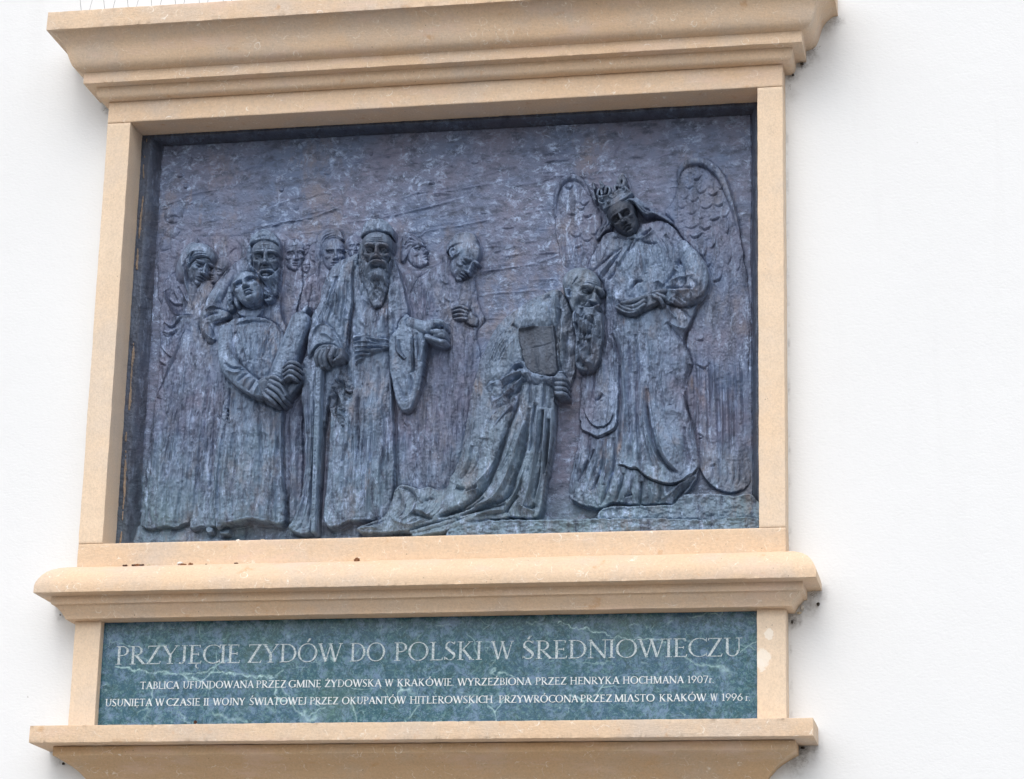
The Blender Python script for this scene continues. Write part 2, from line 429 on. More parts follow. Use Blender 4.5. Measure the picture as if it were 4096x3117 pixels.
# ------------------------------------------------------------------ bronze relief: sculpting tools
# The relief is modelled as a height field over its ground (millimetres), stone by stone of clay: every figure, head,
# hand and fold is added in relief coordinates u (across), v (up, 0 at the top of the opening).
STEP = 1.5
U0, U1, V0, V1 = -1001.0, 1001.0, -1392.0, 1.0
NU, NV = int((U1 - U0) / STEP) + 1, int((V1 - V0) / STEP) + 1
US = (U0 + np.arange(NU) * STEP).astype(np.float32); VS = (V0 + np.arange(NV) * STEP).astype(np.float32)
NEG = np.float32(-1e6)

ZOOM = dict(P=(0, 0, 1), G=(0, 0, .53906), Z1=(450, 600, 2.1), Z2=(1100, 800, 2.1), Z3=(450, 1300, 1.7689), Z4=(1150, 1300, 1.7689),
            R1=(2100, 600, 2.1), R2=(1750, 1000, 2.76), R3=(1750, 1500, 2.24), R4=(2200, 1300, 1.8663),
            A1=(600, 880, 4.6675), A2=(860, 900, 4.42), A3=(1230, 870, 4.6675), A4=(1600, 900, 3.5), A5=(2320, 660, 4.941), A6=(2180, 1040, 3.6533))
def pts(frame_, *xy):
    """survey tracing -> (x, y[, h]) list; frame_ names the sheet it was traced on"""
    ox, oy, s = ZOOM[frame_]
    return [(ox + p[0] / s, oy + p[1] / s) + tuple(p[2:]) for p in xy]
def uv(p, h):
    p = np.asarray([q[:2] for q in p], float)
    h = np.broadcast_to(np.asarray(h, float), (len(p),))
    x, z = unproject(p[:, 0], p[:, 1], Y_BG - h * HS / 1000)
    return np.stack([x * 1000, (z - ZT) * 1000], 1)
HS = 1.25              # all heights below are multiplied by this when the plate is cast
MM = .718              # one survey pixel in millimetres

def spline(p, closed=False, n=8):
    p = np.asarray(p, float)
    if len(p) < 3: 
        t = np.linspace(0, 1, n + 1)[:, None]; return p[0] * (1 - t) + p[1] * t
    if closed: q = np.concatenate([p[-1:], p, p[:2]])
    else: q = np.concatenate([2 * p[:1] - p[1:2], p, 2 * p[-1:] - p[-2:-1]])
    out = []
    t = (np.arange(n) / n)[:, None]
    for i in range(1, len(q) - 2):
        a, b, c, d = q[i - 1], q[i], q[i + 1], q[i + 2]
        out.append(.5 * (2 * b + (c - a) * t + (2 * a - 5 * b + 4 * c - d) * t ** 2 + (3 * b - a - 3 * c + d) * t ** 3))
    if not closed: out.append(p[-1:])
    return np.concatenate(out)

def window(lo, hi):
    a = max(0, int((lo[0] - U0) / STEP)); b = min(NU, int((hi[0] - U0) / STEP) + 2)
    c = max(0, int((lo[1] - V0) / STEP)); d = min(NV, int((hi[1] - V0) / STEP) + 2)
    return slice(c, max(c, d)), slice(a, max(a, b))

def smax(a, b, k):
    """smooth maximum with blend radius k (mm); tolerates NEG"""
    if k <= 0: return np.maximum(a, b)
    h = np.clip(.5 + .5 * (a - b) / k, 0, 1)
    r = b * (1 - h) + a * h + k * h * (1 - h)
    return np.where((a < -1e5) | (b < -1e5), np.maximum(a, b), r).astype(np.float32)

def seg_dist(line, sl, warp=False):
    """distance, signed side and running length (0..1) from grid cells to a polyline"""
    X = US[sl[1]][None, :]; Y = VS[sl[0]][:, None]
    if warp: X = X + WX[sl]; Y = Y + WY[sl]
    best = np.full((Y.shape[0], X.shape[1]), 1e9, np.float32); side = np.zeros_like(best); par = np.zeros_like(best)
    L = np.concatenate([[0], np.cumsum(np.hypot(*np.diff(line, axis=0).T))]); tot = max(L[-1], 1e-6)
    for i in range(len(line) - 1):
        ax, ay = line[i]; dx, dy = line[i + 1] - line[i]; l2 = dx * dx + dy * dy
        if l2 < 1e-9: continue
        px = X - ax; py = Y - ay
        t = np.clip((px * dx + py * dy) / l2, 0, 1)
        d = (px - t * dx) ** 2 + (py - t * dy) ** 2
        m_ = d < best
        best = np.where(m_, d, best)
        side = np.where(m_, dx * py - dy * px, side)
        par = np.where(m_, (L[i] + t * (L[i + 1] - L[i])) / tot, par)
    return np.sqrt(best), np.sign(side), par

def box(a, r):
    for ax in (0, 1):
        c = np.cumsum(np.pad(a, [(r + 1, r) if k == ax else (0, 0) for k in (0, 1)], 'edge'), axis=ax, dtype=np.float64)
        n = a.shape[ax]
        a = ((np.take(c, np.arange(2 * r + 1, 2 * r + 1 + n), ax) - np.take(c, np.arange(0, n), ax)) / (2 * r + 1)).astype(np.float32)
    return a

WX = (1.9 * fbm((NV, NU), (55, 80), 301, 4, .6)).astype(np.float32); WY = (1.9 * fbm((NV, NU), (40, 80), 302, 4, .6)).astype(np.float32)

class Layer:
    def __init__(s, h0=0.): s.H = np.full((NV, NU), NEG, np.float32); s.h0 = h0
    def poly(s, p, h, bulge=6., r=25., k=0., exp=.5, inner=()):
        """closed outline; h base height or per-point third value; swells by bulge over r mm from the rim"""
        hs = np.array([q[2] if len(q) > 2 else h for q in p], float)
        c = uv(p, hs)
        line = spline(np.column_stack([c, hs]), True)
        hp = line[::4]
        if inner:
            hi_ = np.array([q[2] for q in inner], float); ci = uv(inner, hi_)
            hp = np.concatenate([hp] + [np.column_stack([ci, hi_])] * 3)
        line = np.concatenate([line, line[:1]])[:, :2]
        sl = window(line.min(0), line.max(0))
        X = US[sl[1]][None, :] + WX[sl]; Y = VS[sl[0]][:, None] + WY[sl]
        ins = np.zeros(X.shape, bool)
        for a, b in zip(line[:-1], line[1:]):
            if a[1] == b[1]: continue
            cond = (Y > min(a[1], b[1])) & (Y <= max(a[1], b[1]))
            ins ^= cond & (X < (b[0] - a[0]) * (Y - a[1]) / (b[1] - a[1]) + a[0])
        d, _, _ = seg_dist(line, sl, True)
        if np.ptp(hp[:, 2]) > .01:
            num = np.zeros_like(d); den = np.zeros_like(d)
            for q in hp:
                w = 1. / (((X - q[0]) ** 2 + (Y - q[1]) ** 2) + 40.) ** 1.5
                num += w * q[2]; den += w
            base = num / den
        else: base = np.float32(hp[0, 2])
        q = np.clip(d / r, 0, 1)
        val = np.where(ins, base + bulge * (1 - (1 - q) ** 2) ** exp, NEG).astype(np.float32)
        s.H[sl] = smax(s.H[sl], val, k); return s
    def tube(s, p, rad, h=None, squash=1., k=0., n=6):
        """tapered roll along a path; rad in survey pixels, third value of a point = height of its axis"""
        hs = np.array([q[2] if len(q) > 2 else (s.h0 if h is None else h) for q in p], float)
        rad = np.broadcast_to(np.asarray(rad, float), (len(p),)) * MM
        c = spline(np.column_stack([uv(p, hs), hs, rad]), False, n)
        sl = window((c[:, :2] - c[:, 3:]).min(0), (c[:, :2] + c[:, 3:]).max(0))
        X = US[sl[1]][None, :]; Y = VS[sl[0]][:, None]
        val = np.full((Y.shape[0], X.shape[1]), NEG, np.float32)
        for a, b in zip(c[:-1], c[1:]):
            dx, dy = b[:2] - a[:2]; l2 = max(dx * dx + dy * dy, 1e-6)
            t = np.clip(((X - a[0]) * dx + (Y - a[1]) * dy) / l2, 0, 1)
            d2 = (X - a[0] - t * dx) ** 2 + (Y - a[1] - t * dy) ** 2
            r = a[3] + t * (b[3] - a[3])
            w = r * r - d2
            val = np.maximum(val, np.where(w > 0, a[2] + t * (b[2] - a[2]) + squash * np.sqrt(np.maximum(w, 0)), NEG))
        s.H[sl] = smax(s.H[sl], val, k); return s
    def ell(s, p, rx, ry, rot, h, up, k=0.):
        """dome at one traced point; rx, ry in survey pixels, rot in degrees, up = rise in mm over h"""
        c = uv([p], h)[0]; a, b = rx * MM, ry * MM; R = max(a, b)
        sl = window(c - R, c + R); X = US[sl[1]][None, :] - c[0]; Y = VS[sl[0]][:, None] - c[1]
        ct, st = math.cos(math.radians(rot)), math.sin(math.radians(rot))
        q = ((X * ct + Y * st) / a) ** 2 + ((-X * st + Y * ct) / b) ** 2
        val = np.where(q < 1, h + up * np.sqrt(np.maximum(1 - q, 0)), NEG).astype(np.float32)
        s.H[sl] = smax(s.H[sl], val, k); return s
    def _stroke(s, p, reach, h):
        c = spline(uv(p, s.h0 if h is None else h), False, 7)
        sl = window(c.min(0) - reach, c.max(0) + reach)
        if s.H[sl].size == 0: return None
        return (sl,) + seg_dist(c, sl)
    def fold(s, p, w, amp, h=None, taper=.55):
        """soft ridge (amp > 0) or furrow (amp < 0), w = half width in survey pixels"""
        w = w * MM; r = s._stroke(p, w * 2.6, h)
        if r is None: return s
        sl, d, sd, t = r
        tp = np.clip(np.sin(np.pi * np.clip(t, 0, 1)), 0, 1) ** taper if taper else 1.
        s.H[sl] = np.where(s.H[sl] > -1e5, s.H[sl] + 1.25 * amp * np.exp(-(d / w) ** 1.3) * tp, s.H[sl]); return s
    def lap(s, p, w, amp, h=None, ws=2.2, taper=.4):
        """edge of one layer of cloth over another: raised on the left of the stroke, falling off over w"""
        w = w * MM; r = s._stroke(p, w * 2.6, h)
        if r is None: return s
        sl, d, sd, t = r
        tp = np.clip(np.sin(np.pi * np.clip(t, 0, 1)), 0, 1) ** taper
        f = np.where(sd > 0, np.exp(-(d / w) ** 1.5), -.55 * np.exp(-(d / (ws * 1.6)) ** 2)) 
        inside = (t > 0) & (t < 1)
        s.H[sl] = np.where((s.H[sl] > -1e5) & inside, s.H[sl] + amp * f * tp, s.H[sl]); return s
    def strands(s, a, b, n, w, amp, wav=3., h=None, seed=0, jit=.35):
        """locks of hair or pleats between two guide strokes"""
        rg = np.random.default_rng(seed)
        A = spline(np.array([q[:2] for q in a]), False, 6); B = spline(np.array([q[:2] for q in b]), False, 6)
        A = A[np.linspace(0, len(A) - 1, 16).astype(int)]; B = B[np.linspace(0, len(B) - 1, 16).astype(int)]
        for i in range(n):
            f = (i + .5 + rg.uniform(-jit, jit)) / n
            c = A * (1 - f) + B * f
            t0 = rg.uniform(0, .25); t1 = rg.uniform(.75, 1.)
            c = c[int(t0 * 15):int(t1 * 15) + 1]
            tt = np.arange(len(c))
            c = c + np.column_stack([wav * np.sin(tt * rg.uniform(.5, 1.1) + rg.uniform(0, 6)), wav * .4 * np.cos(tt * .8 + rg.uniform(0, 6))])
            s.fold([tuple(q) for q in c], w * rg.uniform(.7, 1.3), amp * rg.uniform(.6, 1.2) * (1 if i % 2 else -1), h)
        return s
    def rough(s, amp, cu_, cv_, seed, octv=3):
        if cu_ >= 250: amp, cu_, cv_ = amp * 1.5, cu_ * .8, cv_ * .7
        m_ = s.H > -1e5
        s.H = np.where(m_, s.H + amp * fbm((NV, NU), (cv_, cu_), seed, octv), s.H); return s

class Relief:
    def __init__(s):
        s.H = np.zeros((NV, NU), np.float32); s.L = np.zeros((NV, NU), np.int16); s.parts = [("backdrop", None, None)]
    def part(s, name, parent=None, mat='bronze', **kw):
        s.parts.append((name, parent, mat, kw)); return len(s.parts) - 1
    def put(s, layer, lab, k=0., dig=0., rad=4):
        rad = min(rad, 4)
        H = layer.H; m_ = H > -1e5
        if dig:
            rr, cc = np.where(m_)
            p0, p1, q0, q1 = max(0, rr.min() - 25), min(NV, rr.max() + 26), max(0, cc.min() - 25), min(NU, cc.max() + 26)
            sl = (slice(p0, p1), slice(q0, q1))
            bl = box(box(m_[sl].astype(np.float32), rad), rad)
            low = ~m_[sl] | (H[sl] < s.H[sl])
            # only where the new layer really stands over what is there
            s.H[sl] -= np.where(low, dig * .28 * np.clip(bl * 2, 0, 1), 0)
        new = smax(s.H, H, k)
        s.L = np.where(m_ & (H > s.H), lab, s.L).astype(np.int16)
        s.H = np.where(m_, new, s.H)

def rotm(yaw, pitch, roll):
    a, b, c = np.radians([yaw, pitch, roll])
    Ry = np.array([[math.cos(a), 0, math.sin(a)], [0, 1, 0], [-math.sin(a), 0, math.cos(a)]])
    Rx = np.array([[1, 0, 0], [0, math.cos(b), math.sin(b)], [0, -math.sin(b), math.cos(b)]])
    Rz = np.array([[math.cos(c), -math.sin(c), 0], [math.sin(c), math.cos(c), 0], [0, 0, 1]])
    return Rz @ Ry @ Rx

class Head(Layer):
    """a head in 3-D, turned and pressed into the relief; local axes x right, y up, z to the front, unit = chin to crown"""
    def __init__(s, p, size, yaw, pitch, roll, h0, kz=.75):
        super().__init__(h0)
        s.c = uv([p], h0 + 12)[0]; s.s = size * MM; s.R = rotm(yaw, pitch, roll); s.kz = kz
    def e(s, c, r, k=.03, lrot=None):
        R = s.R if lrot is None else s.R @ rotm(*lrot)
        S = R @ np.diag(np.square(np.array(r, float) * s.s)) @ R.T
        A = np.linalg.inv(S); C = s.R @ np.array(c, float) * s.s
        ext = np.sqrt(np.diag(S)); o = s.c + C[:2]
        sl = window(o - ext[:2], o + ext[:2]); X = US[sl[1]][None, :] - o[0]; Y = VS[sl[0]][:, None] - o[1]
        B = A[0, 2] * X + A[1, 2] * Y; Cc = A[0, 0] * X * X + 2 * A[0, 1] * X * Y + A[1, 1] * Y * Y - 1
        disc = B * B - A[2, 2] * Cc
        w = (-B + np.sqrt(np.maximum(disc, 0))) / A[2, 2]
        val = np.where(disc > 0, s.h0 + s.kz * (C[2] + w), NEG).astype(np.float32)
        s.H[sl] = smax(s.H[sl], val, k * s.s); return s
    def pr(s, c): 
        C = s.R @ np.array(c, float) * s.s; return s.c + C[:2], C[2]
    def dent(s, c, rx, ry, amp, rot=0.):
        o, z = s.pr(c); n = s.R @ (np.array([c[0], c[1] * .4, c[2]]) / np.linalg.norm([c[0], c[1] * .4, c[2]]))
        face = np.clip((n[2] - .05) / .4, 0, 1)
        if face <= 0: return s
        ex = s.R @ rotm(0, 0, rot) @ np.array([1, 0, -c[0] * .8]); ey = s.R @ rotm(0, 0, rot) @ np.array([0, 1, 0])
        Mx = np.array([[ex[0] * rx, ey[0] * ry], [ex[1] * rx, ey[1] * ry]]) * s.s
        if abs(np.linalg.det(Mx)) < 1e-3: return s
        I = np.linalg.inv(Mx); R = 3 * max(rx, ry) * s.s
        sl = window(o - R, o + R); X = US[sl[1]][None, :] - o[0]; Y = VS[sl[0]][:, None] - o[1]
        q = (I[0, 0] * X + I[0, 1] * Y) ** 2 + (I[1, 0] * X + I[1, 1] * Y) ** 2
        s.H[sl] = np.where(s.H[sl] > -1e5, s.H[sl] - amp * s.s * s.kz * face * np.exp(-q), s.H[sl]); return s
    def line(s, ps, w, amp):
        P_ = np.array([s.pr(c)[0] for c in ps]); n = s.R @ np.mean([np.array([c[0], c[1] * .4, c[2]]) for c in ps], 0)
        face = np.clip(n[2] / np.linalg.norm(n) / .35, 0, 1)
        w = w * s.s; c = spline(P_, False, 6); sl = window(c.min(0) - 3 * w, c.max(0) + 3 * w)
        if s.H[sl].size == 0: return s
        d, _, t = seg_dist(c, sl)
        s.H[sl] = np.where(s.H[sl] > -1e5, s.H[sl] + amp * s.s * s.kz * face * np.exp(-(d / w) ** 2) * np.sin(np.pi * np.clip(t, .02, .98)) ** .4, s.H[sl]); return s
    def face(s, age=0., brow=1., eye=1., closed=False, ears=(1, 1), mouth=True, gaunt=0.):
        s.e((0, .13, -.08), (.36, .37, .43)).e((0, -.10, .09), (.30, .39, .29), .06).e((0, -.33, .13), (.2 - .02 * gaunt, .17, .2), .06).e((0, -.44, .27), (.09, .065, .09), .05)
        for x in (-1, 1):
            s.e((x * .135, .095, .325), (.14, .042 * brow, .065 * brow), .03, (0, 0, -x * 6)).e((x * .195, -.105, .25), (.085, .07, .09), .05)
        for x, on in ((-1, ears[0]), (1, ears[1])):
            if on:
                s.e((x * .36, -.03, -.03), (.045, .105, .075), .01).dent((x * .40, -.02, -.02), .03, .055, .035)
        for x in (-1, 1):
            s.dent((x * .15, .0, .34), .105, .062, .085 * eye).dent((x * .075, .025, .36), .035, .05, .035 * eye)
            s.dent((x * .215, -.28, .22), .07, .11, .035 + .05 * gaunt).dent((x * .33, .1, .2), .07, .11, .03)
        s.e((0, .0, .375), (.036, .10, .05), .03).e((0, -.09, .415), (.042, .09, .055), .03).e((0, -.165, .452), (.052, .045, .06), .02)
        for x in (-1, 1):
            s.e((x * .05, -.175, .40), (.04, .034, .05), .015)
            s.e((x * .15, -.012, .262), (.078, .046, .062), .008)
            if closed: s.line([(x * .085, -.035, .34), (x * .15, -.05, .34), (x * .225, -.03, .30)], .010, -.035)
            else:
                s.line([(x * .07, .035, .35), (x * .15, .062, .34), (x * .235, .03, .29)], .012, -.040 * eye)
                s.line([(x * .075, -.01, .34), (x * .15, .032, .34), (x * .235, -.008, .29)], .012, .045)
                s.line([(x * .085, -.028, .34), (x * .15, -.052, .33), (x * .225, -.028, .29)], .011, .018)
                s.dent((x * .15, -.010, .33), .045, .020, .034)
            s.dent((x * .032, -.205, .42), .022, .014, .03)
        if mouth:
            s.e((0, -.275, .345), (.095, .028, .06), .02).e((0, -.342, .335), (.08, .03, .06), .02)
            s.line([(-.12, -.318, .33), (-.05, -.303, .38), (0, -.31, .39), (.05, -.303, .38), (.12, -.318, .33)], .013, -.045)
            s.dent((0, -.385, .34), .09, .02, .025)
        if age:
            for x in (-1, 1):
                s.line([(x * .075, -.16, .38), (x * .125, -.24, .34), (x * .14, -.32, .30)], .018, -.03 * age)
                s.line([(x * .09, -.07, .34), (x * .15, -.095, .33), (x * .22, -.07, .28)], .014, -.025 * age)
                s.line([(x * .03, .08, .38), (x * .035, .15, .38)], .012, -.02 * age)
            for y in (.17, .215, .255):
                s.line([(-.17, y, .30), (0, y + .015, .36), (.17, y, .30)], .011, -.014 * age)
        return s
# ------------------------------------------------------------------ bronze relief: the scene
S = Relief()
u_, v_ = US[None, :], VS[:, None]
# modelled ground with the courses of a wall running away to the left
S.H += 1.9 * fbm((NV, NU), (11, 15), 1, 5, .62) + .5 * fbm((NV, NU), (120, 90), 2, 2)
S.H += 1.0 * np.clip(fbm((NV, NU), (70, 42), 4, 3) - .25, -.2, 1)
bgL = Layer(0); bgL.H = S.H
for q in (pts('R2', (470, 215), (640, 200), (900, 160), (1110, 135)), pts('R2', (450, 490), (640, 455), (900, 440), (1100, 420)), pts('R2', (510, 745), (640, 735), (770, 735)),
          pts('R2', (1110, 305), (1350, 300)), pts('R2', (1120, 20), (1340, 5)), pts('Z2', (0, 180), (300, 130), (560, 40)), pts('Z2', (600, 170), (800, 150), (1100, 90), (1420, 15)),
          pts('Z2', (1010, 290), (1200, 290), (1300, 240), (1550, 200), (1890, 130)), pts('Z2', (1730, 385), (1890, 365)), pts('Z2', (1720, 600), (1890, 560)),
          pts('R1', (0, 275), (90, 260), (240, 215)), pts('R1', (0, 515), (120, 490), (245, 470)), pts('R1', (110, 655), (240, 640)), pts('R1', (0, 945), (120, 925), (300, 860)),
          pts('R1', (110, 850), (260, 835)), pts('R1', (140, 20), (370, 5)), pts('R1', (120, 200), (400, 205), (700, 215)), pts('R1', (0, 760), (100, 745)), pts('R1', (130, 1165), (290, 1150)),
          pts('Z1', (460, 430), (700, 350), (1000, 290), (1290, 180)), pts('Z1', (890, 240), (1100, 150), (1300, 110)), pts('Z1', (640, 440), (860, 340)), pts('Z1', (1150, 660), (1380, 600), (1600, 570)),
          pts('Z1', (1640, 520), (1880, 470)), pts('Z1', (1290, 490), (1500, 400), (1800, 330)), pts('Z1', (1550, 690), (1760, 660)), pts('G', (560, 400), (700, 360), (900, 320)),
          pts('G', (900, 420), (1040, 395), (1190, 365)), pts('G', (760, 470), (930, 440), (1020, 415)), pts('G', (1020, 380), (1120, 352)), pts('G', (420, 360), (560, 330))):
    bgL.fold(q, 5, -4.4, 0, .3); bgL.fold([(x + 2, y + 9) for x, y in q], 8, 2.4, 0, .3)
rg = np.random.default_rng(5)
for x, y, l in ((1110, 405, 32), (1165, 395, 28), (1190, 425, 40), (1145, 470, 36), (1070, 445, 30), (1000, 455, 28), (1120, 520, 34), (1180, 560, 30), (1060, 565, 30), (1100, 610, 30), (1160, 330, 30), (1010, 345, 26)):
    bgL.fold(pts('G', (x, y), (x - 1, y + l / 2), (x + 1, y + l)), 5, -2.2, 0)
for i in range(95):                       # spatula marks
    x, y = rg.uniform(330, 1590), rg.uniform(300, 560); l = rg.uniform(10, 55); a = rg.uniform(-.35, .1)
    bgL.fold(pts('G', (x, y), (x + l / 2, y + a * l / 2 + rg.uniform(-3, 3)), (x + l, y + a * l)), rg.uniform(3.5, 8), rg.choice([-2.6, 2.2, -2.]), 0)
for i in range(26):
    x, y = rg.uniform(380, 1100), rg.uniform(330, 470)
    bgL.ell(pts('G', (x, y))[0], rg.uniform(8, 18), rg.uniform(8, 16), 0, rg.uniform(-1, 1.5), rg.uniform(1.5, 4), 2.)
bgL.fold(pts('G', (1330, 380), (1335, 330), (1370, 290), (1420, 262)), 9, -4, 0)          # arc scored above the crown
bgL.fold(pts('G', (1322, 375), (1327, 328), (1362, 285), (1415, 255)), 8, 2.5, 0)
S.H = bgL.H.copy()

FIG = {}
# --- steps and ledge at the foot
lab = S.part("ledge", None, 'bronze', label="rough bronze ground and steps under the figures")
L = Layer(50)
L.poly(pts('P', (470, 2140, 6), (520, 2105, 2), (800, 2105, 2), (1000, 2095, 2), (1250, 2105, 4), (1500, 2100, 4), (1850, 2095, 10), (1850, 2230, 54), (1200, 2235, 50), (470, 2250, 46)), 10, 3, 18)
L.fold(pts('P', (520, 2150), (900, 2150), (1300, 2140), (1500, 2140)), 14, 4, 40); L.rough(2.2, 80, 60, 97)
S.put(L, lab, 2)
L = Layer(40)
L.poly(pts('R4', (400, 1375, 34), (660, 1350, 36), (900, 1345, 36), (1000, 1275, 34), (1200, 1265, 32), (1360, 1280, 32), (1520, 1280, 32), (1540, 1480, 40), (600, 1480, 44), (380, 1480, 44)), 34, 4, 10); L.rough(2.5, 80, 70, 98); S.put(L, lab, 0, 3)
L = Layer(52)
L.poly(pts('R3', (148, 1325, 56), (200, 1308, 58), (900, 1300, 58), (1500, 1292, 56), (2016, 1290, 54)) + pts('R4', (1200, 1450, 52), (1548, 1445, 50), (1560, 1600, 52), (0, 1640, 58)) + pts('R3', (140, 1500, 58)), 54, 6, 9); L.rough(2.8, 80, 90, 99)
S.put(L, lab, 0, 4)
def figure(key, label, mat='bronze'):
    FIG[key] = S.part("figure", None, mat, label=label); return FIG[key]

# --- crowd in the distance, left
lab = figure('crowd', "low modelled crowd of faceless heads behind the veiled woman")
L = Layer(5)
L.poly(pts('Z1', (395, 760), (470, 735), (570, 770), (640, 745), (760, 730), (870, 725), (1010, 735), (1180, 705), (1250, 760), (1220, 1000), (1000, 1350), (700, 1400), (420, 1300), (380, 1000)), 4.5, 4, 30)
for x, y, rx, ry, r, u in ((515, 545, 95, 85, 10, 6), (500, 690, 85, 55, 20, 5), (445, 850, 62, 78, 0, 7), (570, 835, 72, 72, -20, 7), (470, 980, 80, 70, 0, 6), (1010, 845, 75, 110, -10, 6), (1110, 790, 46, 70, 10, 5),
                           (920, 800, 80, 60, 0, 4), (450, 1090, 60, 50, 30, 6)):
    L.ell(pts('Z1', (x, y))[0], rx / 2.1, ry / 2.1, r, 1.5, u * .9, 4.)
for q in (((500, 1075), (560, 1040), (660, 1000)), ((440, 590), (520, 560), (600, 600)), ((450, 650), (530, 650), (600, 700)), ((1040, 760), (1075, 820), (1080, 900)), ((1050, 830), (1010, 850), (970, 900)), ((400, 860), (450, 850), (500, 830))):
    L.fold(pts('Z1', *q), 6, -2.2, 5)
L.rough(1.5, 60, 45, 60)
S.put(L, lab, 4.)
for q, s_, r_ in ((pts('Z1', (1600, 800))[0], 70, 4), (pts('Z1', (1692, 850))[0], 78, -4), (pts('Z2', (655, 380))[0], 100, 2), (pts('Z1', (1610, 960))[0], 60, 6)):
    Lh = Head(q, s_ * 1.05, 15, -4, r_, 1, .28).face(ears=(0, 0)); Lh.H = np.where(Lh.H > 0, Lh.H, NEG).astype(np.float32); S.put(Lh, S.part("head", lab), 2, .6)
# face leaning behind the woman
Lh = Head(pts('A1', (1265, 905))[0], 128, -18, -12, -22, 8, .42).face(ears=(0, 0), closed=True); S.put(Lh, S.part("head", lab), 1.5, 1)

# --- long narrow young face
lab = figure('youth', "narrow faced young person in the back row")
L = Layer(5); L.poly(pts('Z1', (1450, 960), (1560, 940), (1600, 1100), (1560, 1300), (1500, 1500), (1420, 1500), (1420, 1200)), 5, 4, 25); L.rough(1.2, 70, 40, 61); S.put(L, lab, 3)
Lh = Head(pts('A2', (1345, 500))[0], 150, 24, -6, 4, 3, .36).face(age=.3, ears=(0, 0)); Lh.e((0, .2, -.03), (.375, .30, .42), .01)
Lh.line([(-.33, .17, .2), (0, .25, .4), (.3, .17, .2)], .014, -.03); S.put(Lh, S.part("head", lab), 2.5, .8)

# --- young profile behind the cap wearer
lab = figure('profile', "tousled youth in very low relief looking up to the right")
L = Layer(4); L.poly(pts('Z2', (1010, 560), (1060, 640), (1180, 600), (1230, 620), (1180, 720), (1110, 800), (1060, 780), (1010, 640)), 3, 4, 20); S.put(L, lab, 2)
Lh = Head(pts('A4', (190, 395))[0], 150, 50, 12, 14, -2, .34).face(ears=(0, 0)); Lh.H = np.where(Lh.H > .5, Lh.H, NEG).astype(np.float32); S.put(Lh, S.part("head", lab), 2, .8)
L = Layer(10); L.poly(pts('A4', (20, 250), (40, 170), (130, 125), (240, 160), (320, 240), (345, 300), (250, 300), (170, 330), (110, 420), (60, 520), (10, 480)), 9, 5, 16)
L.strands(pts('A4', (60, 250), (160, 150), (330, 270)), pts('A4', (50, 420), (120, 310), (250, 290)), 7, 5, 1.8, 2.5, 12, 3); S.put(L, S.part("hair", lab), 1)

# --- girl with long hair
lab = figure('girl', "long haired girl behind the old man with the cane")
L = Layer(7); L.poly(pts('Z2', (345, 420), (350, 600), (250, 680), (225, 800), (190, 950), (230, 1000), (330, 1000), (420, 900), (470, 700), (520, 560)), 5, 7, 30)
for q in (((250, 700), (230, 800), (215, 920)), ((330, 650), (310, 800), (280, 930)), ((290, 690), (270, 780), (275, 860))): L.lap(pts('Z2', *q), 22, 4, 8)
L.rough(1.5, 70, 50, 62); S.put(L, lab, 2)
Lh = Head(pts('A3', (440, 650))[0], 158, 22, -6, 3, 6, .42).face(ears=(0, 0)); S.put(Lh, S.part("head", lab), 2, 1.)
L = Layer(12); L.poly(pts('A3', (160, 560), (185, 400), (290, 270), (450, 215), (600, 250), (660, 340), (670, 420), (560, 440), (430, 470), (320, 560), (280, 640), (260, 800), (250, 1000), (250, 1300), (215, 1560), (180, 1300), (150, 1000), (140, 760)), 9, 8, 22)
L.strands(pts('A3', (200, 560), (300, 330), (520, 260), (660, 380)), pts('A3', (280, 640), (350, 480), (500, 400), (660, 410)), 7, 5, 2., 1.5, 14, 6)
L.strands(pts('A3', (170, 600), (160, 900), (190, 1250)), pts('A3', (260, 640), (240, 950), (235, 1400)), 5, 5, 2., 2, 14, 8); S.put(L, S.part("hair", lab), 1, 1)

# --- veiled woman, far left
lab = figure('woman', "veiled woman with bowed head at the left edge")
L = Layer(16)
L.poly(pts('Z1', (620, 980, 14), (510, 1045, 10), (440, 1115, 8), (422, 1190, 8), (430, 1260, 10), (400, 1380, 8)) + pts('Z3', (345, 120, 10), (330, 300, 10), (310, 500, 9), (270, 800, 9), (240, 1050, 10), (215, 1280, 12), (205, 1410, 12), (260, 1445, 16),
       (320, 1440, 18), (385, 1428, 18), (455, 1436, 18), (550, 1402, 18), (640, 1432, 20), (720, 1420, 20), (720, 1000, 18), (700, 600, 18), (720, 200, 18)) + pts('Z1', (860, 1350, 18), (850, 1150, 16), (760, 1050, 16)), 14, 11, 55)
L.lap(pts('Z1', (430, 1180), (470, 1280), (520, 1370), (600, 1400)), 30, -7, 18); L.lap(pts('Z1', (690, 1400), (560, 1410), (500, 1420)), 26, 5, 16)
L.lap(pts('Z3', (520, 40), (470, 150), (430, 230), (390, 340), (310, 510)), 42, 9, 20); L.fold(pts('Z3', (500, 120), (440, 260), (330, 480)), 8, -4, 20)
for q, w, a in ((((560, 60), (520, 300), (490, 600)), 26, 4), (((620, 200), (560, 600), (520, 1000), (470, 1400)), 24, 5), (((680, 300), (640, 700), (600, 1000), (560, 1380)), 20, 6),
                (((330, 560), (300, 850), (260, 1200)), 22, 4.5), (((400, 480), (370, 800), (330, 1100), (330, 1420)), 22, 5), (((470, 620), (440, 900), (400, 1200), (390, 1420)), 18, 4),
                (((540, 800), (500, 1100), (455, 1420)), 16, -5), (((430, 700), (400, 1000), (360, 1400)), 14, -4), (((650, 900), (620, 1150), (640, 1430)), 12, -5), (((590, 1000), (560, 1200), (545, 1400)), 12, 5)):
    L.fold(pts('Z3', *q), w / 1.77 * 1.0, a, 20)
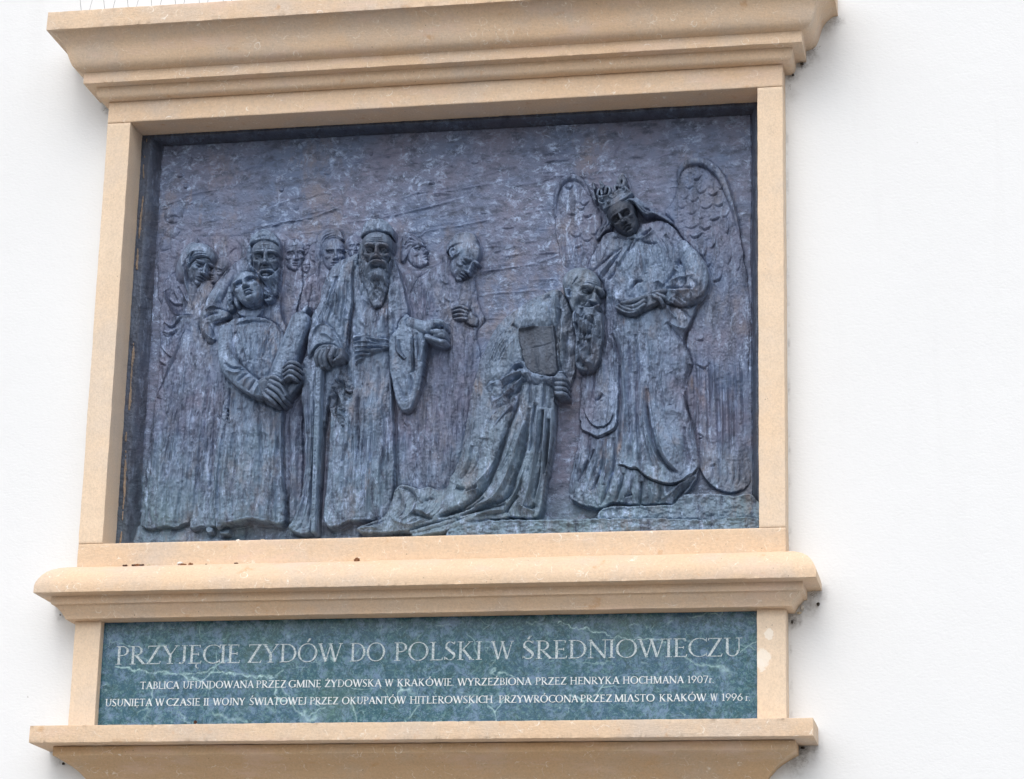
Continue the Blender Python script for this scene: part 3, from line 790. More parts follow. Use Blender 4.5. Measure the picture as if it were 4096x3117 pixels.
for q in (((470, 1240), (520, 1290), (600, 1300)), ((560, 1140), (600, 1220), (640, 1290)), ((520, 1180), (545, 1250), (560, 1330)), ((430, 1440), (500, 1480), (600, 1400)), ((420, 1520), (480, 1540), (560, 1500))): L.fold(pts('Z1', *q), 7, 3.4, 18); L.fold([(x, y + 7) for x, y in pts('Z1', *q)], 5, -3.4, 18)
for q in (((345, 150), (400, 215), (440, 230)), ((300, 180), (330, 250), (390, 290)), ((360, 60), (400, 75), (470, 40))): L.fold(pts('Z3', *q), 7, 3.4, 14); L.fold([(x, y + 7) for x, y in pts('Z3', *q)], 5, -3.6, 14)
L.strands(pts('Z3', (420, 300), (330, 800), (230, 1400)), pts('Z3', (690, 300), (660, 800), (620, 1410)), 20, 3, 1.19, 4, 20, 23); L.strands(pts('Z1', (470, 1160), (560, 1300), (600, 1400)), pts('Z1', (800, 1100), (780, 1250), (740, 1400)), 9, 3, 2.2, 3, 18, 24)
L.rough(2.0, 75, 40, 63); L.rough(1., 260, 40, 64); S.put(L, lab, 1.5, 2)
Lh = Head(pts('A1', (885, 800))[0], 174, 46, -16, -10, 22, .66).face(closed=True, ears=(0, 0)); S.put(Lh, S.part("head", lab), 0, 2)
L = Head(pts('A1', (885, 800))[0], 174, 46, -16, -10, 22, .66); L.e((0, .245, -.03), (.40, .285, .44), .02).e((-.20, -.06, -.20), (.24, .56, .31), .08)
L.poly(pts('A1', (700, 560, 26), (770, 520, 30), (780, 640, 32), (765, 760, 30), (755, 900, 28), (775, 1030, 28), (840, 1140, 28), (900, 1230, 22), (860, 1400, 20), (830, 1680, 18), (760, 1680, 18), (700, 1400, 20), (640, 1230, 22), (615, 1000, 22), (650, 750, 22)), 24, 8, 14, 4)
L.fold(pts('A1', (640, 850), (650, 1020), (680, 1200), (740, 1400), (800, 1660)), 5, 6, 28); L.fold(pts('A1', (690, 800), (700, 1000), (740, 1180), (800, 1400)), 6, -6, 28)
L.fold(pts('A1', (765, 760), (752, 920), (790, 1060), (850, 1150)), 4, 5, 30); L.fold(pts('A1', (720, 640), (790, 480), (950, 400)), 8, -2.5, 28)
L.lap(pts('A1', (850, 640), (790, 720), (765, 860), (770, 1000), (800, 1090), (850, 1150)), 14, -7, 34)
L.strands(pts('A1', (650, 780), (640, 1000), (760, 1600)), pts('A1', (760, 760), (740, 1000), (840, 1600)), 7, 4, 2.6, 3, 28, 41)
S.put(L, S.part("veil", lab), 5, 2)
Lh = Head(pts('A1', (885, 800))[0], 174, 46, -16, -10, 22, .66); Lh.H = S.H           # hem of the veil round the face
hem = [(-.24, -.47, .12), (-.31, -.25, .12), (-.325, 0, .15), (-.27, .15, .25), (-.12, .235, .34), (.06, .245, .36), (.22, .17, .30)]
Lh.line(hem, .022, .060); Lh.line([(x * .93, y - .035, z) for x, y, z in hem], .016, -.075)
for k in (.06, .12): Lh.line([(x - k, y + k * .8, z - k) for x, y, z in hem], .016, .025)
S.H = Lh.H

# --- bearded man with his arm round the boy
lab = figure('elder', "bearded man laying his arm around the boy with the scroll")
L = Layer(24)
L.poly(pts('Z1', (1130, 905, 24), (1000, 980, 20), (905, 1085, 18), (830, 1205, 20), (770, 1310, 26), (730, 1420, 26)) + pts('Z3', (690, 150, 18), (660, 500, 18), (610, 900, 18), (555, 1405, 22), (640, 1432, 26), (740, 1430, 26), (900, 1410, 20), (1230, 1400, 14), (1330, 1400, 12), (1345, 900, 10), (1340, 500, 10), (1360, 200, 10)) +
       pts('Z1', (1430, 1420, 12), (1415, 1200, 14), (1400, 1010, 16), (1300, 900, 26)), 16, 11, 45)
for q, w, a in ((((700, 300), (680, 700), (640, 1100), (620, 1420)), 10, 6), (((640, 500), (600, 900), (560, 1380)), 9, -6), (((740, 500), (720, 800), (690, 1420)), 9, -6), (((1280, 600), (1280, 1000), (1290, 1380)), 13, 4), (((1240, 620), (1250, 1000), (1230, 1380)), 8, -5), (((1320, 700), (1310, 1100), (1300, 1380)), 9, -3)):
    L.fold(pts('Z3', *q), w, a, 20)
L.fold(pts('Z1', (1410, 1050), (1425, 1250), (1450, 1450)), 8, -3, 14); L.fold(pts('Z1', (900, 1120), (860, 1240), (820, 1330)), 16, 4, 22)
L.strands(pts('Z3', (1240, 560), (1240, 900), (1240, 1390)), pts('Z3', (1330, 500), (1330, 900), (1320, 1390)), 5, 3, 1.09, 4, 16, 25); L.strands(pts('Z3', (690, 300), (640, 800), (560, 1400)), pts('Z3', (760, 300), (740, 800), (720, 1400)), 6, 3, 1.19, 4, 22, 26)
L.rough(1.8, 70, 40, 65); L.rough(.9, 260, 40, 66); S.put(L, lab, 1, 2.5)
L = Layer(38)                               # sleeve over the boy's shoulder
L.tube(pts('Z1', (1010, 1050, 20), (900, 1200, 26), (835, 1340, 30), (800, 1470, 30), (830, 1580, 26)), (24, 34, 38, 36, 26), squash=.62)
L.tube(pts('Z1', (810, 1420, 32), (880, 1395, 40), (960, 1390, 46)), (30, 28, 16), squash=.6, k=4)
for q, a in ((((780, 1350), (850, 1320), (930, 1330)), 7), (((760, 1420), (820, 1380), (900, 1375)), -7), (((770, 1500), (800, 1560), (860, 1590)), 6), (((860, 1460), (850, 1530), (880, 1590)), -8), (((800, 1450), (830, 1520), (830, 1600)), -6), (((880, 1270), (920, 1290), (960, 1330)), -6), (((900, 1180), (870, 1260), (860, 1320)), 5)):
    L.fold(pts('Z1', *q), 7, a, 45)
S.put(L, S.part("sleeve", lab), 0, 4)
Lh = Head(pts('A2', (885, 585))[0], 192, 12, -6, 2, 30, .78).face(age=1.1, brow=1.25, eye=1.25, ears=(1, 0), gaunt=.6); S.put(Lh, S.part("head", lab, 'bronze_dark'), 0, 4, 6)
L = Layer(58)
L.poly(pts('A2', (625, 380, 34), (660, 230, 36), (760, 140, 38), (830, 95, 40), (890, 85, 42), (970, 120, 40), (1090, 200, 36), (1160, 330, 32), (1165, 430, 30), (1090, 330, 46), (930, 280, 54), (780, 310, 48), (700, 350, 40)), 40, 14, 26)
L.fold(pts('A2', (700, 250), (860, 190), (1060, 230)), 8, -3, 56); L.rough(.9, 150, 100, 67); S.put(L, S.part("cap", lab, 'bronze'), 0, 2)
L = Layer(50)
L.poly(pts('A2', (610, 400, 32), (640, 400, 42), (660, 560, 40), (640, 700, 40), (720, 790, 52), (800, 850, 64), (820, 900, 66), (930, 910, 68), (1020, 880, 62), (1100, 800, 48), (1145, 760, 36), (1150, 900, 34), (1130, 1060, 34), (1085, 1240, 32), (1030, 1260, 32), (960, 1150, 40), (840, 1000, 46), (740, 900, 40), (640, 830, 32), (585, 680, 28), (575, 520, 28)), 44, 8, 14)
L.tube(pts('A2', (945, 800, 62), (860, 800, 62), (790, 850, 56), (770, 920, 50)), (5, 8, 7, 3), squash=.9, k=3); L.tube(pts('A2', (960, 800, 62), (1020, 820, 58), (1060, 880, 48)), (5, 7, 3), squash=.9, k=3)
L.strands(pts('A2', (830, 900), (880, 1050), (1000, 1180)), pts('A2', (1120, 850), (1120, 1000), (1070, 1230)), 10, 5, 3.5, 3, 60, 4); L.strands(pts('A2', (600, 500), (600, 700), (720, 880)), pts('A2', (650, 480), (650, 700), (800, 860)), 5, 4, 3, 2, 50, 9)
L.fold(pts('A2', (840, 868), (930, 858), (1015, 872)), 6, -12, 66, .3)
S.put(L, S.part("beard", lab), 0, 2)

# --- boy with the scroll
lab = figure('boy', "boy with upturned face holding a scroll in both arms")
L = Layer(42)
L.poly(pts('Z1', (905, 1500, 40), (970, 1455, 44), (1080, 1415, 42), (1200, 1400, 40), (1330, 1440, 34), (1400, 1510, 30)) + pts('Z3', (1240, 150, 30), (1215, 400, 30), (1205, 700, 30), (1205, 1000, 32), (1225, 1385, 36), (1100, 1398, 44), (1000, 1385, 50), (900, 1398, 52), (800, 1416, 48), (735, 1425, 36),
       (720, 1150, 34), (730, 900, 34), (770, 700, 34), (800, 480, 36), (770, 300, 38), (760, 150, 40)), 36, 18, 55, inner=pts('Z3', (950, 200, 52), (960, 700, 42), (960, 1200, 52)))
L.fold(pts('Z1', (1050, 1480), (1130, 1450), (1190, 1440), (1260, 1440), (1330, 1450)), 7, -5, 52); L.fold(pts('Z1', (1040, 1470), (1120, 1438), (1190, 1428)), 6, 4, 52)
for q, w, a in ((((880, 60), (930, 180), (960, 280)), 10, -5), (((940, 60), (960, 160), (1000, 260)), 10, 4), (((1020, 60), (1020, 180), (1030, 280)), 9, -4), (((1080, 40), (1080, 150), (1070, 260)), 9, 3),
                (((830, 450), (820, 560), (815, 680)), 9, -9), (((850, 480), (845, 600), (835, 700)), 7, 6), (((800, 700), (760, 900), (740, 1400)), 9, -7), (((860, 560), (840, 800), (790, 1100), (780, 1410)), 12, 6), (((770, 760), (745, 1000), (720, 1300)), 8, 6),
                (((900, 600), (880, 900), (850, 1400)), 12, -5), (((1000, 620), (1010, 900), (1000, 1380)), 14, 5), (((1060, 620), (1050, 900), (1060, 1390)), 10, -6), (((1110, 620), (1120, 900), (1110, 1390)), 12, 5), (((1160, 620), (1165, 1000), (1160, 1390)), 9, -6), (((950, 700), (940, 1000), (920, 1390)), 9, 4),
                (((1190, 640), (1195, 1000), (1200, 1380)), 8, 5)):
    L.fold(pts('Z3', *q), w, a, 46, .4)
L.strands(pts('Z3', (840, 560), (810, 900), (760, 1400)), pts('Z3', (1190, 600), (1190, 900), (1200, 1380)), 20, 3, 1.29, 4, 46, 21)
L.strands(pts('Z3', (900, 60), (930, 180), (960, 280)), pts('Z3', (1150, 40), (1120, 150), (1090, 260)), 12, 2.4, 2., 1.5, 50, 22)
for y in (590, 630, 655): L.ell(pts('Z3', (815, y))[0], 6, 7, 0, 44, 6, 2)
L.rough(1.8, 75, 50, 70); L.rough(.9, 300, 40, 71); S.put(L, lab, 0, 6, 7)
for x, y, w in ((690, 1455, 22), (795, 1468, 30)):
    L = Layer(30); L.poly(pts('Z3', (x - w, y - 35, 18), (x + w, y - 38, 18), (x + w * 1.2, y, 26), (x + w * .6, y + 16, 32), (x - w * .9, y + 14, 32), (x - w * 1.1, y - 5, 24)), 24, 5, 9); S.put(L, S.part("foot", lab), 2, 1)
L = Layer(50)                               # neck
L.poly(pts('A2', (420, 1420, 26), (800, 1360, 22), (830, 1560, 36), (700, 1640, 44), (560, 1640, 46), (420, 1580, 42), (390, 1480, 30)), 34, 6, 18); S.put(L, S.part("neck", lab), 2, 0)
Lh = Head(pts('A2', (570, 1130))[0], 186, 5, 14, 23, 48, .85).face(eye=1., brow=.8, ears=(0, 0)); S.put(Lh, S.part("head", lab), 0, 5, 6)
L = Head(pts('A2', (570, 1130))[0], 186, 5, 14, 23, 48, .85); L.e((0, .19, -.13), (.395, .345, .40)).e((-.36, -.1, -.12), (.07, .2, .12), .05).e((.36, -.08, -.12), (.08, .2, .12), .05)
L.poly(pts('A2', (255, 1100, 36), (320, 1150, 40), (330, 1250, 42), (340, 1400, 42), (340, 1500, 40), (260, 1560, 40), (215, 1480, 38), (230, 1350, 38), (215, 1260, 36)), 42, 9, 12)
L.poly(pts('A2', (780, 960, 36), (880, 1030, 36), (960, 1120, 36), (1010, 1190, 36), (1040, 1260, 36), (1020, 1350, 38), (930, 1380, 40), (860, 1330, 42), (820, 1200, 42), (800, 1080, 42)), 42, 9, 14)
L.strands(pts('A2', (270, 1060), (400, 850), (650, 840), (930, 1100)), pts('A2', (320, 1060), (440, 900), (620, 900), (860, 1130)), 6, 5, 2.5, 2.5, 64, 3)
L.strands(pts('A2', (240, 1200), (240, 1400), (270, 1550)), pts('A2', (320, 1180), (320, 1380), (330, 1500)), 5, 5, 5, 5, 48, 5); L.strands(pts('A2', (850, 1150), (860, 1290), (950, 1370)), pts('A2', (980, 1150), (1010, 1230), (1020, 1330)), 5, 5, 5, 5, 46, 6)
L.ell(pts('A2', (915, 1285))[0], 5, 5, 0, 40, 1); L.fold(pts('A2', (900, 1260), (920, 1290), (935, 1310)), 6, -12, 46)
S.put(L, S.part("hair", lab), 0, 3)
L = Layer(62)                               # scroll
L.tube(pts('P', (1092, 1585, 52), (1110, 1540, 54), (1160, 1405, 50), (1204, 1290, 46)), (44, 50, 47, 44), squash=.85)
L.fold(pts('P', (1062, 1560), (1110, 1430), (1165, 1290)), 5, 2.5, 80); L.fold(pts('P', (1135, 1570), (1190, 1430), (1230, 1330)), 6, -2, 80); L.rough(1., 130, 100, 72); S.put(L, S.part("scroll", lab), 0, 6, 7)
L = Layer(60); L.tube(pts('Z1', (1570, 1420, 60), (1610, 1360, 58), (1640, 1325, 54)), (9, 10, 8)); S.put(L, S.part("scroll_handle", lab), 0, 1)
L = Layer(74)                               # left arm
L.tube(pts('Z3', (815, 60, 46), (812, 180, 52), (835, 290, 58), (905, 375, 66), (985, 435, 74), (1035, 470, 78)), (36, 38, 42, 42, 38, 34), squash=.8)
for q, a in ((((780, 260), (850, 300), (920, 280)), -6), (((790, 310), (870, 340), (930, 310)), 5), (((880, 300), (900, 310), (925, 300)), -9), (((880, 400), (930, 350), (960, 330)), -6), (((920, 430), (960, 380), (990, 360)), 6), (((960, 470), (990, 420), (1010, 380)), -6), (((1000, 500), (1030, 450), (1040, 400)), 6), (((800, 100), (820, 180), (830, 240)), 4), (((850, 120), (860, 200), (890, 260)), -5)):
    L.fold(pts('Z3', *q), 6, a, 92)
S.put(L, S.part("sleeve", lab), 0, 5)
L = Layer(90)                               # hands: back of the near hand, fingers wrapping the lower end of the scroll
L.poly(pts('Z3', (1025, 450, 84), (1045, 395, 88), (1090, 372, 88), (1150, 400, 84), (1190, 450, 78), (1180, 520, 74), (1120, 545, 78), (1060, 515, 80)), 82, 13, 18)
for a_ in (((1120, 400, 94), (1180, 430, 88), (1225, 500, 76)), ((1110, 430, 96), (1170, 470, 90), (1215, 530, 76)), ((1095, 465, 96), (1150, 505, 90), (1190, 548, 76)), ((1075, 490, 94), (1120, 530, 88), (1155, 560, 76))):
    L.tube(pts('Z3', *a_), (11, 11, 9), squash=.9, k=1.5)
L.tube(pts('Z3', (1100, 385, 92), (1150, 375, 92), (1195, 400, 88)), (11, 10, 8), k=1.5); S.put(L, S.part("hand", lab, 'bronze_dark'), 0, 5)
L = Layer(84)
for a_ in (((1215, 300, 80), (1260, 270, 84), (1310, 278, 76), (1325, 295, 66)), ((1215, 325, 82), (1260, 298, 88), (1310, 315, 80), (1335, 335, 66)), ((1215, 355, 82), (1260, 330, 88), (1305, 350, 80), (1328, 370, 66)), ((1220, 385, 80), (1255, 362, 86), (1290, 380, 78), (1308, 395, 66))):
    L.tube(pts('Z3', *a_), (8, 9.5, 9, 7), squash=.9)
S.put(L, S.part("hand", lab, 'bronze_dark'), 0, 4)
L = Layer(40); L.tube(pts('Z3', (1350, 330, 44), (1300, 400, 50), (1235, 480, 54)), (22, 26, 24), squash=.6); S.put(L, S.part("sleeve", lab, 'bronze_dark'), 0, 3)
# --- bowing man in a skullcap
lab = figure('bowing', "clean shaven man in a skullcap bowing with one hand at his chest")
L = Layer(13)
L.poly(pts('A4', (650, 440, 10), (560, 535, 10), (400, 645, 8), (260, 755, 7), (180, 880, 6), (115, 1050, 3), (100, 1300, 4)) + pts('Z4', (740, 300, 6), (745, 700, 8), (755, 1135, 8), (900, 1170, 4), (1110, 1170, 3), (1180, 1080, 1), (1250, 800, 1), (1330, 480, 1), (1370, 250, 2), (1340, 60, 4)) +
       pts('A4', (1190, 1350, 3), (1185, 1280, 3), (1110, 1100, 4), (1080, 940, 5), (1040, 790, 6), (980, 690, 5)), 3, 12, 75)
for q, w, a in ((((340, 900), (345, 1050), (340, 1250)), 6, -3), (((390, 880), (395, 1050), (390, 1260)), 6, 2.5), (((440, 860), (440, 1030), (440, 1240)), 6, -3), (((290, 950), (290, 1150)), 5, -2), (((560, 760), (620, 810), (680, 830)), 8, 3), (((600, 1000), (680, 1060), (760, 1060)), 8, 2.5), (((480, 900), (560, 1050), (640, 1130)), 12, 3)):
    L.fold(pts('A4', *q), w, a, 14)
for i in range(26):
    x = 770 + i * 21 + rg.uniform(-8, 8); y0 = rg.uniform(350, 760); L.fold(pts('Z4', (x + 20, y0), (x + 8, y0 + 170), (x, min(1140, y0 + rg.uniform(300, 420)))), rg.uniform(4, 9), rg.choice([-2.6, 2.4]), 14)
L.lap(pts('Z4', (820, 600), (825, 680), (850, 720)), 14, 3, 14); L.ell(pts('A4', (533, 1200))[0], 9, 9, 0, 14, 5, 1)
L.lap(pts('A4', (1185, 1290), (1190, 1360), (1210, 1400)), 14, 4, 10); L.lap(pts('A4', (880, 1400), (1000, 1440), (1090, 1420)), 14, -4, 12)
L.rough(1.5, 80, 45, 80); L.rough(.9, 300, 40, 81); S.put(L, lab, 6, .5)
Lh = Head(pts('A4', (885, 450))[0], 182, 50, -26, -16, 15, .62).face(closed=True, ears=(0, 0)); S.put(Lh, S.part("head", lab), 1, 2.5)
L = Layer(40)
L.poly(pts('A4', (665, 330, 14), (690, 260, 18), (770, 160, 22), (880, 115, 24), (990, 115, 24), (1060, 170, 22), (1100, 260, 18), (1110, 350, 16), (1060, 335, 28), (930, 290, 36), (800, 285, 34), (720, 320, 26), (660, 400, 18)), 22, 9, 18)
S.put(L, S.part("cap", lab), 1, 1.5)
L = Layer(42); L.tube(pts('A4', (730, 460, 34), (705, 390, 34), (740, 335, 34), (800, 345, 34)), (5, 5, 5, 4)); L.tube(pts('A4', (760, 435, 36), (810, 410, 38), (870, 350, 36), (910, 330, 34)), (6, 7, 6, 4))
L.ell(pts('A4', (745, 395))[0], 14, 18, 20, 30, 6, 1); S.put(L, S.part("ear", lab), 0, 2)
L = Layer(24)                               # hand
L.poly(pts('A4', (880, 1180, 17), (960, 1190, 17), (1060, 1290, 15), (1100, 1340, 12), (1080, 1410, 10), (1000, 1400, 14), (900, 1350, 18), (860, 1260, 19)), 16, 6, 14)
for a_ in (((950, 1190, 21), (860, 1150, 21), (780, 1160, 19), (725, 1180, 15)), ((930, 1230, 23), (850, 1200, 24), (780, 1210, 21), (735, 1225, 16)), ((920, 1270, 23), (850, 1255, 24), (790, 1265, 21), (745, 1275, 16)), ((930, 1320, 22), (870, 1310, 22), (810, 1315, 19), (765, 1315, 15))):
    L.tube(pts('A4', *a_), (8, 7.8, 7, 5), squash=1., k=.6)
S.put(L, S.part("hand", lab, 'bronze_dark'), 0, 2.5)

# --- old man with the cane, centre
lab = figure('rabbi', "tall bearded old man in a cap and open coat leaning on a cane")
L = Layer(36)
# undergarment down to the feet
L.poly(pts('Z2', (650, 560, 34), (760, 560, 36), (980, 560, 32), (1030, 700, 30), (1080, 900, 28)) + pts('Z4', (745, 200, 28), (745, 500, 28), (752, 800, 28), (755, 1130, 30), (700, 1365, 34), (600, 1386, 38), (450, 1392, 40), (270, 1412, 38), (290, 1000, 34), (330, 500, 30), (440, 100, 34)), 32, 14, 60,
       inner=pts('Z4', (560, 600, 46), (560, 1100, 46), (580, 100, 46)))
for i in range(16):
    x = 400 + i * 22 + rg.uniform(-7, 7); y0 = rg.uniform(380, 640); L.fold(pts('Z4', (x, y0), (x - 6, y0 + 280), (x - 18, min(1370, y0 + 760))), rg.uniform(5, 10), rg.choice([-3.6, 3.4]), 44, .4)
for q, a in ((((640, 260), (650, 420), (640, 560)), -4), (((690, 560), (720, 700), (700, 900)), -5), (((720, 300), (735, 500), (740, 680)), 4), (((420, 850), (400, 950), (370, 960)), -5), (((430, 640), (460, 700), (470, 800)), 5), (((560, 640), (540, 800), (500, 1000)), 4)):
    L.fold(pts('Z4', *q), 8, a, 44)
for q, a in ((((720, 800), (760, 850), (820, 890)), 4), (((680, 720), (720, 790), (760, 930)), -4), (((850, 900), (860, 1000), (850, 1120)), -4), (((920, 900), (910, 1000), (900, 1120)), 4), (((700, 1000), (740, 1040), (790, 1080)), 3), (((690, 900), (700, 1010), (690, 1120)), 3)):
    L.fold(pts('Z2', *q), 9, a, 46)
L.strands(pts('Z4', (450, 250), (400, 800), (290, 1400)), pts('Z4', (730, 250), (735, 800), (740, 1360)), 24, 3, 1.29, 4, 46, 27)
L.rough(1.8, 80, 45, 82); L.rough(.9, 300, 40, 83); S.put(L, lab, 0, 4, 6)
L = Layer(52)                               # sash
L.poly(pts('Z2', (655, 1150, 48), (760, 1150, 54), (870, 1165, 54), (960, 1165, 44), (965, 1230, 44), (900, 1255, 52), (820, 1290, 54), (740, 1350, 50), (680, 1390, 46), (665, 1300, 46)), 48, 6, 12)
for q in (((650, 1165), (740, 1150), (860, 1175), (960, 1170)), ((655, 1190), (760, 1195), (870, 1195), (960, 1195)), ((665, 1230), (760, 1235), (860, 1225), (960, 1220)), ((665, 1270), (750, 1270), (830, 1265), (930, 1245)), ((670, 1310), (760, 1300), (850, 1270)), ((680, 1360), (760, 1325), (830, 1285))):
    L.fold(pts('Z2', *q), 5, 5.5, 56, .3); L.fold([(x, y + 10) for x, y in pts('Z2', *q)], 4, -6, 56, .3)
S.put(L, S.part("sash", lab), 0, 2)
L = Layer(50)                               # coat, left half with the hanging skirt
L.poly(pts('Z2', (705, 455, 34), (590, 500, 34), (490, 570, 34), (440, 650, 34), (400, 760, 36), (375, 880, 38), (330, 950, 40), (300, 1060, 42), (280, 1200, 44), (285, 1300, 44)) + pts('Z4', (118, 260, 40), (106, 400, 38), (104, 530, 36), (125, 720, 34), (130, 900, 32), (120, 1100, 32), (70, 1330, 32), (10, 1440, 34), (60, 1475, 42), (160, 1475, 46), (200, 1300, 42), (230, 900, 40), (300, 500, 38), (400, 350, 38)) +
       pts('Z2', (600, 1280, 46), (610, 1150, 48), (640, 950, 48), (645, 750, 46), (650, 600, 44), (690, 540, 40)), 40, 14, 45, inner=pts('Z2', (530, 800, 54), (480, 1000, 54)))
L.lap(pts('Z2', (655, 500), (645, 700), (640, 950), (600, 1200)), 26, -6, 52)
L.fold(pts('Z2', (515, 640), (510, 720), (505, 800)), 10, -9, 54, .3); L.fold(pts('Z2', (540, 660), (540, 760), (545, 860)), 11, 4, 54); L.fold(pts('Z2', (610, 680), (600, 850), (590, 1000)), 10, -4, 54); L.fold(pts('Z2', (470, 680), (450, 800), (440, 920)), 12, 4, 52)
L.fold(pts('Z2', (560, 840), (580, 1000), (600, 1150)), 10, 4, 54); L.fold(pts('Z2', (430, 880), (500, 960), (560, 1080)), 12, -4, 54); L.fold(pts('Z2', (600, 1000), (580, 1100), (570, 1200)), 8, -5, 54)
for q, a in ((((140, 420), (150, 700), (140, 1000), (90, 1400)), -5), (((165, 400), (172, 700), (160, 1100), (110, 1440)), 5), (((120, 480), (130, 620), (135, 760)), 6), (((190, 800), (180, 1100), (150, 1440)), -6), (((110, 1200), (60, 1380), (20, 1450)), 5), (((150, 1250), (110, 1400), (60, 1460)), -5)):
    L.fold(pts('Z4', *q), 8, a, 46, .4)
L.strands(pts('Z2', (470, 620), (400, 900), (320, 1080)), pts('Z2', (640, 560), (630, 900), (600, 1200)), 16, 2.8, 2.2, 2, 52, 28); L.strands(pts('Z4', (115, 400), (140, 900), (60, 1440)), pts('Z4', (240, 400), (220, 900), (180, 1460)), 10, 2.4, 2.2, 1.5, 44, 29)
L.rough(1.8, 80, 45, 84); S.put(L, S.part("coat", lab), 0, 5, 6)
L = Layer(34)                               # torn lining between cane and robe
L.poly(pts('Z4', (270, 330, 34), (380, 290, 40), (430, 330, 44), (470, 420, 48), (460, 500, 50), (420, 560, 50), (430, 660, 48), (400, 720, 46), (330, 650, 36), (290, 560, 30)), 38, 6, 14)
for q, a in ((((330, 380), (380, 420), (450, 460)), -9), (((320, 450), (350, 520), (340, 620)), -8), (((400, 380), (420, 450), (410, 540)), 8), (((340, 620), (390, 640), (420, 680)), -9), (((360, 500), (390, 560), (400, 620)), 7), (((420, 480), (455, 490), (470, 470)), 8)): L.lap(pts('Z4', *q), 14, a, 46)
L.rough(3., 140, 110, 85); S.put(L, S.part("lining", lab, 'bronze_dark'), 1, 3)
L = Layer(54)                               # coat, right half
L.poly(pts('Z2', (985, 470, 30), (1030, 560, 28), (1065, 680, 26), (1095, 800, 26), (1120, 900, 28), (1110, 970, 30), (1050, 1030, 40), (1025, 1130, 44), (1020, 1250, 44), (1040, 1450, 42), (1010, 1600, 40), (985, 1450, 42), (965, 1200, 44), (955, 950, 46), (950, 750, 46), (955, 600, 42)), 34, 10, 25)
L.lap(pts('Z2', (960, 1250), (955, 950), (945, 700), (965, 580)), 20, -5, 46); L.fold(pts('Z2', (1000, 640), (980, 740), (985, 850)), 9, -6, 46); L.fold(pts('Z2', (1030, 660), (1040, 800), (1060, 920)), 10, 4, 44); L.fold(pts('Z2', (990, 900), (1000, 1050), (990, 1200)), 8, -5, 46)
S.put(L, S.part("coat", lab), 0, 3)
L = Layer(62)                               # left sleeve and fist on the cane
L.poly(pts('Z2', (300, 1110, 48), (340, 1055, 54), (400, 1035, 58), (460, 1055, 60), (520, 1130, 62), (565, 1210, 62), (580, 1290, 56), (540, 1330, 54), (450, 1230, 64), (370, 1240, 62), (320, 1310, 54), (285, 1330, 48), (278, 1210, 46)), 52, 14, 18)
L.lap(pts('Z2', (310, 1150), (350, 1080), (410, 1045), (470, 1070)), 16, -7, 62); L.lap(pts('Z2', (300, 1320), (340, 1260), (380, 1220)), 14, 7, 62); L.fold(pts('Z2', (480, 1090), (520, 1180), (560, 1260)), 8, -6, 66); L.fold(pts('Z2', (380, 1130), (440, 1140), (500, 1190)), 9, 5, 66)
S.put(L, S.part("sleeve", lab), 0, 4)
L = Layer(78)
L.poly(pts('Z2', (340, 1290, 68), (385, 1235, 74), (455, 1215, 78), (530, 1235, 78), (560, 1285, 74), (530, 1340, 72), (470, 1335, 76), (420, 1380, 70), (370, 1395, 66), (345, 1350, 66)), 70, 13, 16)
for a_ in (((385, 1270, 84), (352, 1320, 80), (362, 1390, 70)), ((415, 1265, 88), (385, 1325, 84), (395, 1400, 72)), ((450, 1260, 90), (420, 1320, 88), (428, 1392, 74)), ((490, 1260, 90), (462, 1310, 88), (470, 1355, 76))):
    L.tube(pts('Z2', *a_), (12, 12, 10), squash=.85, k=1)
L.tube(pts('Z2', (555, 1270, 82), (550, 1320, 80), (500, 1350, 76)), (12, 12, 9), k=1); S.put(L, S.part("hand", lab, 'bronze_dark'), 0, 6, 7)
L = Layer(64); L.tube(pts('Z4', (228, 315, 62), (218, 600, 62), (207, 900, 58), (196, 1200, 56), (186, 1462, 54)), (15, 14, 13, 12, 11), squash=1.1); L.fold(pts('Z4', (200, 600), (192, 1000), (176, 1440)), 3, -2, 70); L.rough(.9, 200, 200, 86); S.put(L, S.part("cane", lab), 0, 7, 6)
L = Layer(60)                               # right sleeve, hanging
L.poly(pts('Z2', (1110, 970, 36), (1160, 1010, 44), (1220, 1040, 48), (1275, 1050, 50), (1280, 1130, 48), (1262, 1250, 44), (1250, 1360, 42)) + pts('Z4', (965, 300, 40), (930, 470, 38), (890, 580, 36), (840, 612, 36), (790, 580, 38), (745, 420, 40), (722, 250, 42), (722, 100, 44)) + pts('Z2', (1030, 1080, 46), (1060, 1010, 42)), 40, 12, 22)
L.lap(pts('Z4', (893, 330), (890, 200), (888, 80)), 20, 9, 50); L.fold(pts('Z4', (880, 80), (885, 200), (885, 340)), 5, -9, 50); L.lap(pts('Z4', (775, 90), (780, 190), (830, 250)), 16, 8, 50); L.fold(pts('Z4', (790, 110), (800, 190), (835, 240)), 6, -6, 50)
L.fold(pts('Z4', (960, 300), (930, 420), (905, 520)), 6, -6, 46); L.fold(pts('Z4', (940, 80), (960, 180), (945, 260)), 9, 7, 50); L.fold(pts('Z4', (920, 60), (925, 160), (930, 250)), 6, -6, 50); L.fold(pts('Z4', (820, 330), (850, 400), (840, 500)), 9, 5, 48); L.fold(pts('Z4', (770, 380), (800, 460), (830, 540)), 8, -5, 48); L.fold(pts('Z4', (860, 340), (880, 420), (870, 500)), 7, -5, 48)
L.rough(1.6, 90, 60, 87); S.put(L, S.part("sleeve", lab), 0, 5, 6)
L = Layer(70)
L.tube(pts('Z2', (1140, 1040, 46), (1230, 1070, 50), (1310, 1075, 54)), (26, 28, 30), squash=.7)
